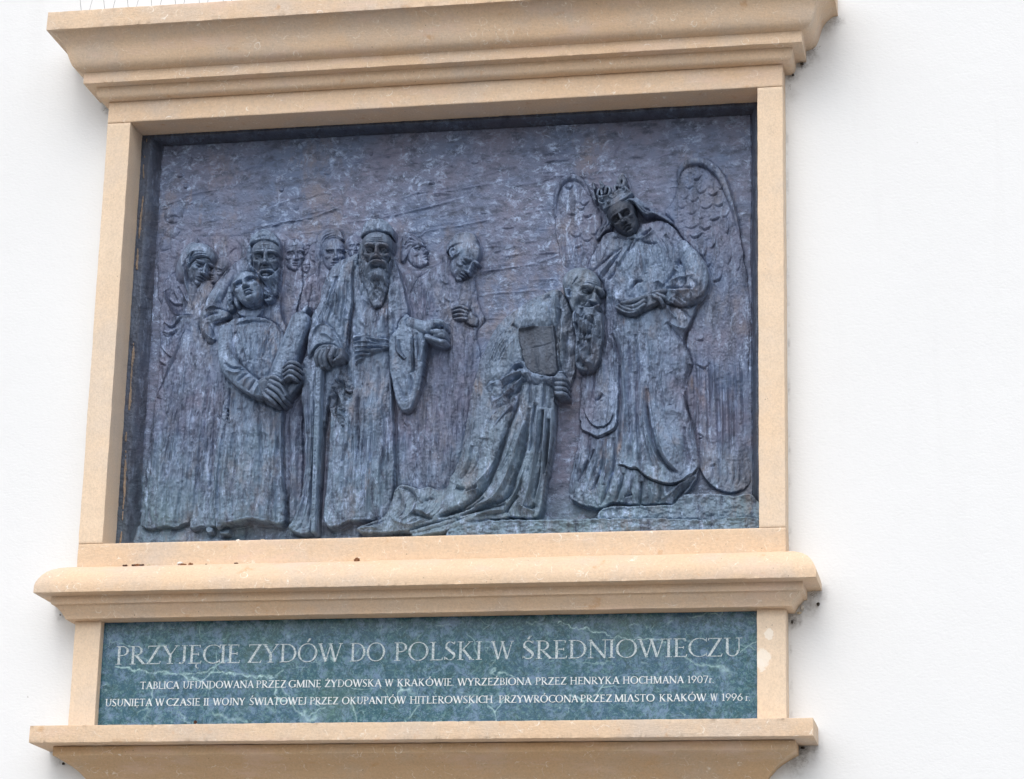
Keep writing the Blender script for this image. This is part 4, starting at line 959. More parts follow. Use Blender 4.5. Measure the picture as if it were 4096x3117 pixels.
L.poly(pts('Z2', (1280, 1040, 52), (1340, 1005, 56), (1400, 1020, 56), (1430, 1070, 52), (1420, 1130, 52), (1340, 1130, 56), (1290, 1120, 54)), 54, 12, 16)
for a_ in (((1350, 1030, 66), (1400, 1035, 66), (1420, 1065, 58)), ((1330, 1105, 68), (1370, 1108, 72), (1412, 1118, 64), (1425, 1150, 54)), ((1350, 1135, 64), (1390, 1130, 68), (1420, 1150, 58)), ((1280, 1150, 56), (1340, 1170, 62), (1400, 1190, 60), (1430, 1195, 52))):
    L.tube(pts('Z2', *a_), (13, 13, 12, 9)[:len(a_)], squash=.9, k=1)
L.fold(pts('Z2', (1385, 1060), (1405, 1065), (1420, 1060)), 6, -9, 66); L.fold(pts('Z2', (1310, 1090), (1360, 1080), (1410, 1095)), 6, -9, 66); S.put(L, S.part("hand", lab), 0, 5, 6)
Lh = Head(pts('A3', (1285, 625))[0], 196, 12, -10, 0, 44, .85).face(age=1.2, brow=1.5, eye=1.5, ears=(1, 0), gaunt=.9); S.put(Lh, S.part("head", lab, 'bronze_dark'), 0, 6, 7)
L = Layer(76)
L.poly(pts('A3', (1012, 390, 50), (1020, 260, 50), (1080, 140, 54), (1190, 60, 58), (1320, 35, 60), (1450, 70, 58), (1560, 170, 52), (1610, 290, 46), (1610, 390, 42), (1560, 340, 54), (1450, 285, 66), (1300, 265, 70), (1130, 300, 62), (1060, 345, 52)), 58, 15, 30)
L.rough(.8, 150, 100, 88); S.put(L, S.part("cap", lab), 0, 3)
L = Layer(60)
L.poly(pts('A3', (965, 640, 42), (1010, 480, 50), (1060, 520, 58), (1050, 700, 58), (1100, 820, 68), (1180, 850, 78), (1290, 800, 86), (1400, 830, 86), (1480, 900, 70), (1540, 850, 56), (1590, 700, 48), (1590, 850, 44), (1540, 1000, 50), (1500, 1150, 54), (1480, 1350, 52)) + pts('Z2', (930, 800, 50), (895, 885, 48), (835, 908, 48), (800, 850, 48), (770, 760, 46), (735, 700, 44)) + pts('A3', (1000, 1250, 42), (960, 1000, 42), (950, 800, 42)), 54, 10, 18,
       inner=pts('A3', (1290, 1080, 70), (1330, 1300, 60)))
L.tube(pts('A3', (1350, 815, 90), (1270, 820, 88), (1170, 880, 80), (1110, 980, 70), (1100, 1070, 64)), (5, 9, 9, 7, 4), squash=1., k=3); L.tube(pts('A3', (1390, 815, 88), (1450, 850, 80), (1490, 930, 68), (1500, 1010, 62)), (5, 8, 7, 4), squash=1., k=3)
L.fold(pts('A3', (1180, 930), (1320, 895), (1440, 935)), 10, -15, 78, .3); L.fold(pts('A3', (1260, 1000), (1290, 1100), (1290, 1180)), 20, 8, 72)
L.strands(pts('A3', (1120, 1080), (1150, 1300), (1180, 1560)), pts('A3', (1480, 1000), (1470, 1300), (1400, 1600)), 12, 6, 5, 4, 70, 4); L.strands(pts('A3', (990, 650), (980, 900), (1010, 1200)), pts('A3', (1060, 620), (1060, 900), (1120, 1250)), 7, 5, 4.5, 3, 60, 9)
L.strands(pts('A3', (1250, 1200), (1240, 1400), (1270, 1680)), pts('A3', (1440, 1200), (1440, 1400), (1400, 1680)), 6, 6, 4, 4, 66, 19)
S.put(L, S.part("beard", lab, 'bronze_dark'), 0, 4)
def feather(L, q, a):
    L.fold(q, 9, .8 * a, 10, .6); L.fold([(x + 1, y + 9) for x, y in q], 3.2, -.7 * a, 10, .6)
# --- winged queen, right
lab = figure('queen', "crowned winged queen in a long robe bending towards the kneeling man")
L = Layer(9)                                # wings
W = S.part("wing", lab)
L.poly(pts('R1', (640, 560, 9), (585, 440, 8), (530, 330, 8), (480, 260, 8), (420, 225, 8), (345, 232, 7), (290, 290, 6), (252, 400, 5), (250, 520, 4), (258, 640, 3), (272, 760, 3), (300, 880, 2), (340, 985, -1), (430, 1010, -2), (540, 990, 4), (640, 760, 10)), 5, 4, 22)
L.tube(pts('R1', (262, 560, 4), (258, 440, 7), (290, 310, 9), (350, 245, 10), (430, 240, 10), (490, 285, 9), (545, 380, 8)), (6, 8, 11, 14, 13, 10, 6), squash=.8, k=4)
L.poly(pts('R1', (285, 520, 3), (280, 420, 3), (310, 330, 3), (370, 280, 3), (440, 280, 3), (490, 330, 4), (470, 400, 5), (380, 430, 5)), 3, 0, 10)
for x, y, w, a in ((370, 300, 38, 3.4), (430, 360, 40, 3.2), (350, 400, 34, 3.4), (500, 440, 40, 3), (400, 520, 52, 3.2), (320, 500, 34, 3), (520, 540, 44, 3), (470, 480, 36, 3), (350, 590, 44, 3), (500, 640, 56, 3.4), (590, 600, 40, 3), (430, 700, 46, 2.6), (520, 740, 50, 2.8), (330, 680, 40, 2.4), (440, 790, 46, 2.6), (580, 690, 30, 2.6)):
    j = rg.uniform(.6, 1.15); feather(L, pts('R1', (x - w * j, y - 8 + rg.uniform(-10, 6)), (x - w * .4, y + 12), (x + w * .4, y + 8), (x + w, y - 16 + rg.uniform(-12, 8))), a * rg.choice([0, .4, .6, .85]))
for x in (300, 340, 385, 430, 480): L.fold(pts('R1', (x - 20, 700), (x, 830), (x + 25, 940)), 5, -2.2, 8)
L.rough(.9, 120, 80, 90); S.put(L, W, 4, .6)
L = Layer(10); W = S.part("wing", lab)
L.poly(pts('R1', (1240, 440, 8), (1275, 340, 6), (1285, 230, 5), (1310, 150, 5), (1380, 95, 6), (1480, 88, 7), (1580, 135, 8), (1660, 230, 9), (1710, 350, 9), (1760, 500, 9), (1800, 650, 8), (1830, 850, 8), (1870, 1100, 4), (1895, 1350, 1)) + pts('R4', (1480, 500, 0), (1500, 800, 0), (1505, 1050, 1), (1490, 1180, 3), (1420, 1240, 8), (1300, 1250, 10), (1180, 1170, 14), (1090, 1000, 14), (1050, 700, 14), (1000, 450, 14)) + pts('R1', (1400, 1300, 14), (1480, 1150, 14), (1400, 850, 14), (1280, 680, 14), (1180, 540, 12)), 8, 5, 28)
L.tube(pts('R1', (1295, 290, 4), (1295, 210, 7), (1330, 140, 9), (1400, 105, 11), (1490, 105, 13), (1590, 165, 14), (1660, 260, 14), (1715, 400, 13), (1765, 560, 11), (1800, 720, 8)), (6, 9, 13, 16, 18, 17, 15, 12, 9, 5), squash=.8, k=4)
L.poly(pts('R1', (1325, 260, 2), (1325, 190, 2), (1380, 140, 2), (1470, 135, 2), (1560, 190, 3), (1610, 250, 4), (1560, 290, 6), (1450, 270, 6), (1380, 290, 5)), 3, 0, 12)
rgw = np.random.default_rng(8)
for x, y, w, a in ((1440, 230, 46, 4), (1530, 270, 40, 3.5), (1380, 300, 40, 3.4), (1480, 340, 48, 3.6), (1580, 360, 44, 3.6), (1640, 310, 30, 3.4), (1340, 390, 34, 3), (1420, 410, 44, 3.2), (1520, 470, 60, 4.2), (1630, 450, 44, 3.6), (1320, 470, 36, 3), (1400, 520, 46, 3), (1480, 560, 40, 3), (1590, 570, 52, 4), (1680, 540, 36, 4), (1400, 640, 62, 4.2), (1310, 590, 36, 3), (1430, 720, 64, 4.6), (1520, 650, 44, 3.4)):
    j = rg.uniform(.6, 1.15); feather(L, pts('R1', (x - w * j, y - 6 + rg.uniform(-10, 6)), (x - w * .3, y + 14), (x + w * .5, y + 2), (x + w, y - 28 + rg.uniform(-8, 12))), a * rg.choice([0, .4, .6, .85]))
for q, a in ((((1700, 560), (1715, 640), (1695, 705)), 5), (((1610, 700), (1600, 780), (1560, 830)), 3.5), (((1530, 740), (1530, 830), (1500, 900)), 3), (((1555, 880), (1560, 950), (1520, 990)), 4), (((1660, 1000), (1640, 1080), (1580, 1105)), 5), (((1810, 900), (1800, 980), (1770, 1010)), 3), (((1740, 800), (1730, 900), (1700, 960)), 3), (((1500, 1020), (1510, 1070), (1490, 1110)), 3)):
    feather(L, pts('R1', *q), a * .8)
for q, a in ((((1150, 60), (1140, 110), (1090, 110)), 4), (((1180, 290), (1150, 320), (1090, 290)), 4.5), (((1100, 800), (1140, 830), (1110, 845)), 4), (((1230, 1010), (1230, 1040), (1195, 1045)), 4)): feather(L, pts('R4', *q), a * .8)
for i in range(34):
    f = i / 33.; x = 1070 + 400 * f + rgw.uniform(-10, 10); y0 = rgw.uniform(120, 560); L.fold(pts('R4', (x - 10, y0), (x, y0 + 250), (x + rgw.uniform(-8, 12), min(1200, y0 + rgw.uniform(420, 700)))), rgw.uniform(4, 9), rgw.choice([-2.3, 2.2]), 12, .4)
for x in (1210, 1270, 1330, 1380, 1420): L.fold(pts('R4', (x - 10, 1000), (x, 1130), (x - 24, 1205)), 6, -2.6, 14, .5)
L.rough(1., 120, 60, 91); S.put(L, W, 5, .6)
L = Layer(30)                               # body and robe
L.poly(pts('R1', (740, 690, 28), (680, 720, 24), (620, 790, 18), (570, 900, 14), (520, 1000, 12), (560, 1080, 16), (640, 1100, 20), (680, 1250, 22), (650, 1400, 16), (600, 1500, 12)) + pts('R4', (330, 200, 10), (250, 320, 10), (225, 600, 10), (215, 850, 12), (170, 1080, 14), (148, 1250, 18), (200, 1335, 24), (380, 1375, 28), (470, 1330, 26), (640, 1345, 26), (800, 1340, 26), (920, 1340, 26), (1010, 1270, 22), (1090, 1150, 18), (1110, 1000, 18), (1065, 760, 22), (1005, 560, 26), (1030, 400, 24), (1060, 270, 22)) +
       pts('R1', (1330, 1590, 24), (1400, 1440, 26), (1460, 1270, 26), (1500, 1130, 24), (1490, 1000, 24), (1400, 850, 24), (1270, 690, 24), (1160, 600, 22), (950, 640, 26)), 20, 15, 55,
       inner=pts('R1', (900, 950, 34), (1150, 900, 36), (1000, 1100, 32), (900, 1500, 34)) + pts('R4', (700, 700, 36), (900, 900, 42), (600, 1250, 32), (700, 1000, 36)))
# cape: tie at the throat, folds fanning from it
for q, w, a in ((((880, 745), (800, 740), (740, 740)), 6, -5), (((890, 760), (820, 840), (700, 960), (600, 1060)), 12, 6), (((850, 800), (760, 920), (650, 1060)), 7, -7), (((820, 830), (700, 900), (560, 1010)), 8, -6), (((780, 950), (740, 1040), (690, 1090)), 8, -7), (((870, 830), (820, 930), (780, 980)), 8, 5),
                (((910, 780), (890, 830), (860, 860)), 6, -7), (((980, 770), (1040, 790), (1120, 795)), 7, -6), (((960, 740), (1020, 700), (1060, 660)), 7, -6), (((980, 750), (1040, 720), (1090, 670)), 7, 5), (((970, 790), (1000, 900), (1020, 1050)), 8, 5), (((950, 800), (980, 950), (1000, 1100)), 6, -4),
                (((1080, 820), (1110, 900), (1120, 980)), 10, -4), (((1170, 720), (1230, 760), (1240, 800)), 10, -4), (((1280, 980), (1340, 920), (1400, 900)), 12, -9), (((1270, 1020), (1220, 1090), (1180, 1130)), 10, -6),  (((890, 1180), (940, 1120), (1000, 1110)), 7, -7), (((740, 1150), (760, 1240), (820, 1280)), 12, 4), (((1080, 1130), (1130, 1120), (1170, 1150)), 10, 5)):
    L.fold(pts('R1', *q), w, a, 36, .4)
L.tube(pts('R1', (870, 740, 42), (905, 722, 45), (940, 740, 45), (985, 735, 42)), (8, 12, 8, 9), squash=.7, k=2)
L.tube(pts('R1', (925, 760, 44), (890, 830, 42), (865, 900, 42), (850, 945, 42)), (5, 5, 4, 7), squash=.8, k=1)
# elbow and forearm
L.tube(pts('R1', (1320, 830, 30), (1410, 950, 38), (1450, 1080, 42), (1420, 1180, 46), (1320, 1230, 48), (1200, 1230, 48)), (34, 44, 48, 44, 38, 30), squash=.6, k=6)
for q, a in ((((1180, 1150), (1300, 1150), (1420, 1180)), -6), (((1200, 1190), (1320, 1200), (1440, 1180)), 6), (((1260, 1230), (1340, 1300), (1390, 1280)), -8), (((1250, 1200), (1330, 1260), (1420, 1290)), -6), (((1200, 1100), (1300, 1060), (1430, 1060)), 5), (((1390, 1080), (1440, 1130), (1440, 1190)), -5), (((1220, 1260), (1320, 1330), (1380, 1400)), -6), (((1180, 1440), (1240, 1500), (1320, 1590)), -6), (((1210, 1440), (1280, 1480), (1360, 1480)), 5), (((1150, 1250), (1200, 1330), (1260, 1400)), 6)):
    L.fold(pts('R1', *q), 8, a, 52, .4)
# skirt
for q, w, a in ((((640, 80), (660, 300), (640, 500)), 9, -4), (((740, 60), (760, 250), (770, 400)), 9, 4), (((540, 60), (540, 300), (560, 600), (550, 1040)), 9, 6), (((600, 60), (590, 400), (600, 700), (610, 1060)), 8, -5), (((520, 300), (525, 600), (520, 900)), 6, -7), (((640, 350), (650, 600), (660, 900), (690, 1120)), 9, -6), (((680, 350), (700, 600), (740, 850), (830, 1080)), 8, 6),
                (((720, 480), (740, 700), (800, 950), (920, 1110)), 7, -7), (((700, 700), (730, 900), (780, 1060)), 6, 5), (((770, 600), (800, 800), (870, 1000), (980, 1120)), 12, 5), (((800, 950), (880, 1060), (960, 1110)), 7, -6), (((860, 620), (960, 660), (1040, 690)), 26, 5), (((1000, 480), (1010, 400), (1050, 290)), 9, -6), (((900, 350), (960, 450), (1000, 520)), 16, -4), (((820, 400), (860, 520), (900, 600)), 14, 4), (((1040, 720), (1060, 850), (1080, 1000)), 10, 5), (((1000, 760), (1010, 900), (1050, 1040)), 10, -5),
                (((460, 60), (500, 180), (530, 320)), 6, -5), (((470, 40), (480, 200), (490, 420)), 6, 4), (((380, 200), (390, 380), (380, 560)), 9, 4), (((330, 230), (320, 420), (310, 600)), 8, -4), (((330, 560), (370, 530), (390, 510)), 8, -7)):
    L.fold(pts('R4', *q), w, a * 1.35, 38, .4)
L.lap(pts('R4', (195, 690), (232, 720), (240, 780), (300, 815), (365, 845), (440, 820), (500, 780), (515, 650), (515, 520)), 34, 9, 26); L.lap(pts('R4', (250, 640), (310, 740), (380, 770), (450, 740), (480, 660)), 20, 4, 30)
L.lap(pts('R4', (510, 1050), (560, 1060), (600, 1080), (660, 1085), (720, 1140), (800, 1175), (890, 1195), (990, 1170), (1070, 1100), (1110, 1040)), 45, 10, 34)
for q, w, a in ((((300, 850), (280, 1000), (210, 1180)), 7, -5), (((330, 930), (270, 1060), (250, 1150)), 6, -6), (((400, 860), (390, 1050), (340, 1200), (300, 1250)), 7, -6), (((360, 860), (340, 1050), (270, 1260)), 8, 5), (((440, 860), (430, 1050), (400, 1200)), 8, 5), (((480, 850), (490, 1000), (450, 1180), (380, 1360)), 7, -7), (((190, 1000), (165, 1150), (160, 1260)), 6, 5), (((230, 950), (200, 1100), (180, 1250)), 6, 4),
                (((690, 1180), (685, 1250), (670, 1345)), 6, -8), (((620, 1120), (600, 1230), (560, 1330)), 7, 5), (((560, 1120), (530, 1220), (490, 1330)), 7, -6), (((560, 1300), (590, 1280), (620, 1270)), 5, -7), (((760, 1200), (770, 1280), (760, 1340)), 8, 5), (((820, 1200), (830, 1270), (810, 1330)), 7, -5), (((1080, 1130), (1000, 1230), (920, 1340)), 8, -7), (((1060, 1110), (960, 1220), (860, 1290)), 9, 7), (((830, 1310), (900, 1280), (960, 1230)), 7, 5)):
    L.fold(pts('R4', *q), w, a * 1.35, 30, .4)
L.strands(pts('R4', (360, 60), (280, 500), (180, 1300)), pts('R4', (560, 60), (550, 600), (480, 1330)), 12, 3, 1.19, 4, 26, 30); L.strands(pts('R4', (580, 60), (600, 600), (640, 1080)), pts('R4', (900, 100), (860, 600), (1050, 1080)), 18, 3, 1.24, 4, 38, 31); L.strands(pts('R1', (740, 720), (640, 900), (560, 1050)), pts('R1', (960, 800), (900, 1000), (760, 1090)), 6, 3, 1.09, 4, 30, 32); L.strands(pts('R1', (960, 780), (1000, 950), (1020, 1150)), pts('R1', (1180, 660), (1300, 850), (1300, 1000)), 10, 3, 2.2, 2, 34, 33)
L.rough(1.6, 90, 55, 92); L.rough(.9, 300, 50, 93); S.put(L, lab, 5, 2, 6)
L = Layer(66)                               # crossed hands
L.poly(pts('R1', (830, 1290, 54), (930, 1245, 58), (1040, 1215, 58), (1150, 1185, 56), (1190, 1200, 54), (1140, 1270, 54), (1060, 1310, 56), (960, 1350, 54), (860, 1370, 50)), 52, 10, 18)
for a_ in (((1010, 1240, 66), (930, 1265, 68), (860, 1285, 64), (815, 1290, 56)), ((1000, 1270, 68), (930, 1310, 68), (870, 1315, 62), (820, 1290, 56)), ((1000, 1300, 66), (920, 1345, 64), (850, 1335, 60), (795, 1310, 52)), ((960, 1340, 62), (900, 1368, 60), (840, 1360, 56), (775, 1330, 50)),
           ((1080, 1205, 66), (1140, 1195, 66), (1180, 1185, 58)), ((1080, 1225, 68), (1130, 1250, 66), (1155, 1290, 58)), ((1110, 1215, 68), (1160, 1235, 64), (1185, 1255, 56))):
    L.tube(pts('R1', *a_), (10, 10, 9, 7)[:len(a_)], squash=.9, k=.8)
S.put(L, S.part("hand", lab, 'bronze_dark'), 0, 6, 7)
Lh = Head(pts('A5', (850, 1000))[0], 168, -12, -14, 27, 44, .85).face(ears=(0, 0), eye=1.15); S.put(Lh, S.part("head", lab, 'bronze_black', label="blackened face of the crowned queen"), 0, 6, 7)
L = Layer(40)                               # hair
L.poly(pts('A5', (960, 590, 34), (1060, 600, 30), (1150, 680, 26), (1300, 770, 22), (1460, 850, 20), (1620, 950, 20), (1760, 1060, 20), (1860, 1170, 20), (1780, 1150, 30), (1660, 1080, 34), (1560, 1030, 36), (1440, 985, 38), (1320, 1015, 40), (1230, 960, 44), (1130, 840, 52), (1040, 740, 60), (900, 740, 62), (820, 740, 60)), 32, 7, 14)
L.poly(pts('A5', (480, 880, 22), (540, 900, 40), (560, 1020, 34), (620, 1110, 28), (630, 1200, 28), (580, 1290, 26), (470, 1370, 22), (370, 1480, 18), (320, 1460, 16), (340, 1320, 16), (420, 1210, 18), (470, 1100, 18), (470, 980, 18)), 22, 6, 12)
L.strands(pts('A5', (900, 700), (1100, 720), (1300, 850), (1560, 960), (1830, 1150)), pts('A5', (880, 760), (1080, 800), (1250, 970), (1430, 1000), (1700, 1100)), 7, 4.5, 3.2, 2.5, 46, 4); L.strands(pts('A5', (490, 950), (490, 1120), (380, 1300), (330, 1440)), pts('A5', (560, 1000), (610, 1150), (520, 1300), (400, 1420)), 6, 4, 3, 2.5, 28, 5)
L.fold(pts('A5', (1240, 830), (1330, 880), (1400, 920)), 6, -7, 40)
S.put(L, S.part("hair", lab), 0, 7, 6)
L = Layer(66); C = S.part("crown", lab, 'bronze_dark')
L.poly(pts('A5', (470, 880, 44), (420, 800, 42), (380, 720, 42), (350, 620, 42), (440, 610, 50), (560, 600, 60), (690, 540, 62), (800, 480, 58), (900, 430, 48), (960, 480, 44), (1010, 570, 42), (900, 650, 60), (760, 730, 66), (620, 800, 64)), 52, 9, 10)
L.tube(pts('A5', (485, 878, 50), (620, 800, 68), (760, 725, 70), (900, 645, 62), (1020, 572, 46)), 6, squash=1., k=1); L.tube(pts('A5', (470, 850, 50), (600, 775, 68), (740, 700, 70), (880, 620, 62), (1000, 550, 46)), 4.5, squash=1., k=1)
for cx_, cy_, r_, st, h_ in ((645, 585, 78, 20, 66), (840, 490, 66, 20, 58), (440, 715, 66, 30, 54)):
    a0 = np.radians(np.linspace(170, 370, 9)) ; L.tube(pts('A5', *[(cx_ + r_ * math.cos(t), cy_ - r_ * math.sin(t) * .9, h_) for t in a0]), (3.5, 4.5, 4.5, 4.5, 4.5, 4.5, 4.5, 4.5, 3.5), squash=1.2, k=.6)
    L.ell(pts('A5', (cx_ + 10, cy_ - 20))[0], 6, 6, 0, h_, 6, 1)
    L.ell(pts('A5', (cx_, cy_ - 10))[0], 11, 11, 0, h_ - 14, 0)
for q, rr in ((((500, 560, 62), (520, 470, 62), (570, 450, 60), (600, 500, 62), (580, 580, 64)), 6.1), (((700, 520, 60), (690, 440, 58), (740, 430, 56)), 6.1), (((350, 600, 46), (370, 520, 46), (420, 500, 46), (440, 590, 52)), 6.1), (((800, 440, 50), (770, 350, 50), (800, 290, 48), (840, 220, 46)), 10.2), (((860, 430, 50), (880, 330, 48), (850, 260, 46)), 8.2), (((430, 470, 50), (425, 400, 48), (415, 350, 46)), 6.8), (((270, 560, 30), (290, 640, 32), (310, 700, 34)), 5.4), (((290, 480, 28), (265, 380, 26)), 6.1), (((460, 440, 48), (440, 400, 50)), 8.2)):
    L.tube(pts('A5', *q), rr, k=1)
L.ell(pts('A5', (575, 735))[0], 10, 10, 0, 68, 6, 1)
S.put(L, C, 0, 5, 6)

# --- kneeling man with a book
lab = figure('kneeling', "kneeling long bearded man clasping a book against his robe", 'bronze_green')
L = Layer(48)
L.poly(pts('R2', (1330, 455, 30), (1200, 485, 28), (1020, 560, 24), (860, 675, 22), (710, 805, 20), (600, 950, 20), (530, 1120, 18), (455, 1310, 18), (400, 1480, 18)) + pts('R3', (330, 60, 18), (290, 260, 18), (255, 500, 18), (200, 760, 18), (125, 930, 20), (50, 1040, 24)) + pts('Z4', (1000, 1150, 26), (930, 1165, 30), (870, 1140, 34), (810, 1132, 34), (765, 1170, 34), (725, 1270, 34), (690, 1350, 36), (600, 1395, 40), (520, 1430, 42), (500, 1462, 44), (600, 1480, 46), (900, 1462, 46), (1170, 1400, 46)) +
       pts('R3', (400, 1300, 48), (600, 1275, 50), (760, 1290, 52), (880, 1285, 52), (935, 1200, 48), (965, 1000, 46), (1005, 800, 46), (1040, 560, 46), (1050, 300, 48), (1050, 60, 50)) + pts('R2', (1340, 1340, 52), (1330, 1100, 48), (1335, 850, 42), (1340, 640, 36)), 26, 18, 60,
       inner=pts('R2', (1100, 750, 48), (800, 1100, 44), (700, 1400, 40)) + pts('R3', (700, 500, 52), (800, 900, 54), (500, 900, 38), (350, 1150, 44), (600, 1180, 50)))
for q, w, a in ((((740, 80), (700, 300), (640, 480), (560, 700), (420, 1020), (200, 1200), (0, 1275)), 13, -12), (((800, 420), (720, 660), (620, 950), (500, 1120), (330, 1180)), 12, 10), (((830, 300), (790, 640), (700, 940), (620, 1110), (420, 1180)), 10, -11), (((860, 420), (820, 740), (740, 1000), (640, 1180)), 10, 9), (((880, 260), (850, 460), (840, 640), (780, 900), (700, 1120)), 8, -10), (((905, 300), (890, 560), (880, 760), (840, 1000), (770, 1200)), 9, 9), (((950, 320), (930, 560), (910, 700)), 7, -9), (((940, 700), (920, 900), (870, 1120)), 8, -9),
                (((970, 300), (960, 600), (930, 900), (880, 1180)), 9, 9), (((1000, 400), (990, 650), (960, 900)), 7, -9), (((1020, 300), (1025, 500), (1005, 700), (970, 1000), (940, 1180)), 8, 8), (((830, 60), (830, 200), (835, 300)), 8, -6), (((890, 100), (880, 200), (885, 280)), 9, 5), (((960, 80), (960, 200), (950, 300)), 8, -5), (((1010, 100), (1000, 200), (1000, 300)), 8, 5),
                (((330, 300), (290, 550), (230, 800), (130, 960)), 14, 4), (((400, 560), (350, 760), (240, 950)), 20, -5), (((300, 620), (280, 780), (200, 930)), 10, -4), (((520, 740), (440, 880), (320, 1000)), 16, 5), (((620, 1160), (400, 1200), (200, 1260)), 9, -9), (((600, 1220), (450, 1240), (300, 1290)), 8, 7), (((730, 1090), (650, 1180), (600, 1270)), 8, -8), (((740, 1170), (800, 1210), (870, 1230)), 10, 7), (((760, 1180), (840, 1200), (880, 1160)), 8, -6), (((420, 1290), (500, 1265), (600, 1275)), 6, -9)):
    L.fold(pts('R3', *q), w * .9, a * 1.55, 56, .4)
for q, w, a in ((((790, 1150), (870, 1180), (920, 1260)), 9, -7), (((880, 1130), (920, 1210), (960, 1260)), 9, 6), (((770, 1170), (800, 1260), (800, 1330)), 14, -5), (((960, 1250), (1010, 1230), (1040, 1240)), 10, -6), (((1080, 1360), (1180, 1330), (1290, 1300), (1400, 1230)), 8, -11), (((880, 1340), (960, 1360), (1040, 1385)), 8, -10), (((900, 1310), (960, 1330), (1010, 1360)), 8, 6), (((900, 1450), (1040, 1420), (1180, 1390)), 9, -6), (((720, 1340), (780, 1400), (900, 1430)), 10, 5), (((540, 1430), (620, 1410), (700, 1380)), 9, -6), (((520, 1445), (600, 1440), (640, 1450)), 8, 5), (((1190, 1150), (1230, 1165), (1260, 1160)), 8, -8), (((1260, 1180), (1310, 1165), (1350, 1150)), 9, -9), (((1280, 1195), (1330, 1180), (1360, 1170)), 7, 7)):
    L.fold(pts('Z4', *q), w, a, 44, .4)
for q, w, a in ((((1240, 500), (1190, 520), (1160, 560)), 10, -6), (((1010, 580), (1040, 610), (1100, 560)), 10, 4), (((1230, 520), (1240, 640), (1260, 760)), 9, -5), (((1290, 500), (1300, 640), (1320, 800)), 9, 5), (((820, 815), (850, 840), (890, 880)), 8, -8), (((650, 950), (600, 1100), (560, 1300)), 18, 4), (((780, 900), (760, 1050), (740, 1200)), 16, -4), (((1250, 760), (1290, 900), (1310, 1050)), 8, -5)):
    L.fold(pts('R2', *q), w, a, 46, .4)
L.poly(pts('R2', (1300, 470, 26), (1420, 520, 26), (1500, 800, 20), (1540, 1200, 16), (1500, 1420, 18), (1420, 1560, 26), (1330, 1400, 44), (1320, 1100, 42), (1320, 800, 38)), 26, 6, 25, 6)
L.fold(pts('R2', (1340, 640), (1335, 800), (1310, 950), (1300, 1050)), 9, -9, 40, .4); L.fold(pts('R2', (1385, 900), (1370, 1100), (1380, 1300)), 9, 6, 30); L.fold(pts('R2', (1440, 900), (1440, 1100), (1440, 1300)), 9, -6, 30)
L.strands(pts('R3', (700, 350), (560, 750), (250, 1180)), pts('R3', (1030, 250), (1000, 700), (930, 1200)), 15, 3, 1.49, 4, 54, 34); L.strands(pts('R2', (820, 760), (620, 1050), (480, 1500)), pts('R2', (900, 950), (760, 1150), (600, 1400)), 10, 3, 1.8, 2, 46, 35); L.strands(pts('R3', (300, 200), (240, 600), (120, 1000)), pts('R3', (430, 560), (380, 760), (280, 1000)), 6, 3, 0.99, 4, 30, 36); L.strands(pts('Z4', (760, 1200), (740, 1330), (640, 1430)), pts('Z4', (1150, 1250), (1050, 1370), (900, 1440)), 9, 3, 2., 2, 44, 37)
L.rough(1.9, 90, 55, 94); L.rough(.9, 300, 50, 95); S.put(L, lab, 0, 6, 7)
L = Layer(58)                               # hanging sleeve
L.poly(pts('R2', (720, 1370, 44), (770, 1290, 50), (870, 1205, 56), (960, 1240, 62), (1010, 1330, 66), (1200, 1390, 66), (1290, 1380, 66), (1340, 1345, 64), (1400, 1360, 62), (1330, 1450, 60), (1290, 1600, 56)) + pts('R3', (1060, 250, 50), (1040, 120, 54), (900, 90, 58), (780, 60, 58), (760, 140, 54), (720, 300, 48), (640, 430, 44), (540, 545, 38), (480, 565, 34), (420, 510, 32), (430, 420, 32), (480, 300, 36), (470, 200, 38), (440, 120, 38), (480, 30, 42)) + pts('R2', (560, 1450, 42), (640, 1440, 44)), 46, 14, 24)
for q, w, a in ((((720, 1390), (760, 1310), (840, 1235), (930, 1230)), 13, -16), (((790, 1360), (860, 1280), (940, 1260)), 10, 7), (((850, 1340), (900, 1300), (960, 1310)), 10, -11), (((700, 1450), (800, 1400), (940, 1360)), 12, 8), (((720, 1560), (830, 1460), (940, 1380)), 11, -13), (((740, 1600), (850, 1520), (950, 1420)), 9, 8), (((780, 1640), (880, 1560), (960, 1440)), 10, -12), (((600, 1470), (640, 1560), (700, 1600)), 11, -6), (((980, 1380), (970, 1500), (960, 1640)), 9, -6), (((1080, 1400), (1080, 1520), (1070, 1640)), 9, 5), (((1160, 1410), (1170, 1530), (1170, 1640)), 9, -5), (((1240, 1410), (1230, 1520), (1230, 1640)), 9, 4)):
    L.fold(pts('R2', *q), w, a * 1.3, 60, .35)
for q, w, a in ((((480, 555), (600, 430), (720, 300), (790, 120)), 12, -13), (((470, 520), (580, 390), (680, 280)), 12, 8), (((500, 380), (600, 300), (700, 230)), 14, -7), (((480, 250), (560, 220), (640, 140)), 14, 6), (((480, 160), (540, 180), (600, 170)), 10, -8), (((450, 420), (520, 340), (560, 330)), 10, 5)):
    L.fold(pts('R3', *q), w, a, 50, .35)
L.rough(1.6, 90, 60, 96); S.put(L, S.part("sleeve", lab), 0, 5, 6)
L = Layer(60)
L.poly(pts('R2', (893, 885, 56), (897, 872, 56), (910, 866, 56), (1000, 852, 58), (1120, 838, 58), (1262, 836, 56), (1278, 840, 56), (1284, 856, 56), (1300, 1000, 60), (1308, 1190, 64), (1328, 1340, 66), (1310, 1370, 66), (1200, 1396, 66), (1080, 1376, 66), (1010, 1350, 66), (965, 1280, 64), (925, 1100, 60)), 58, 4, 6)
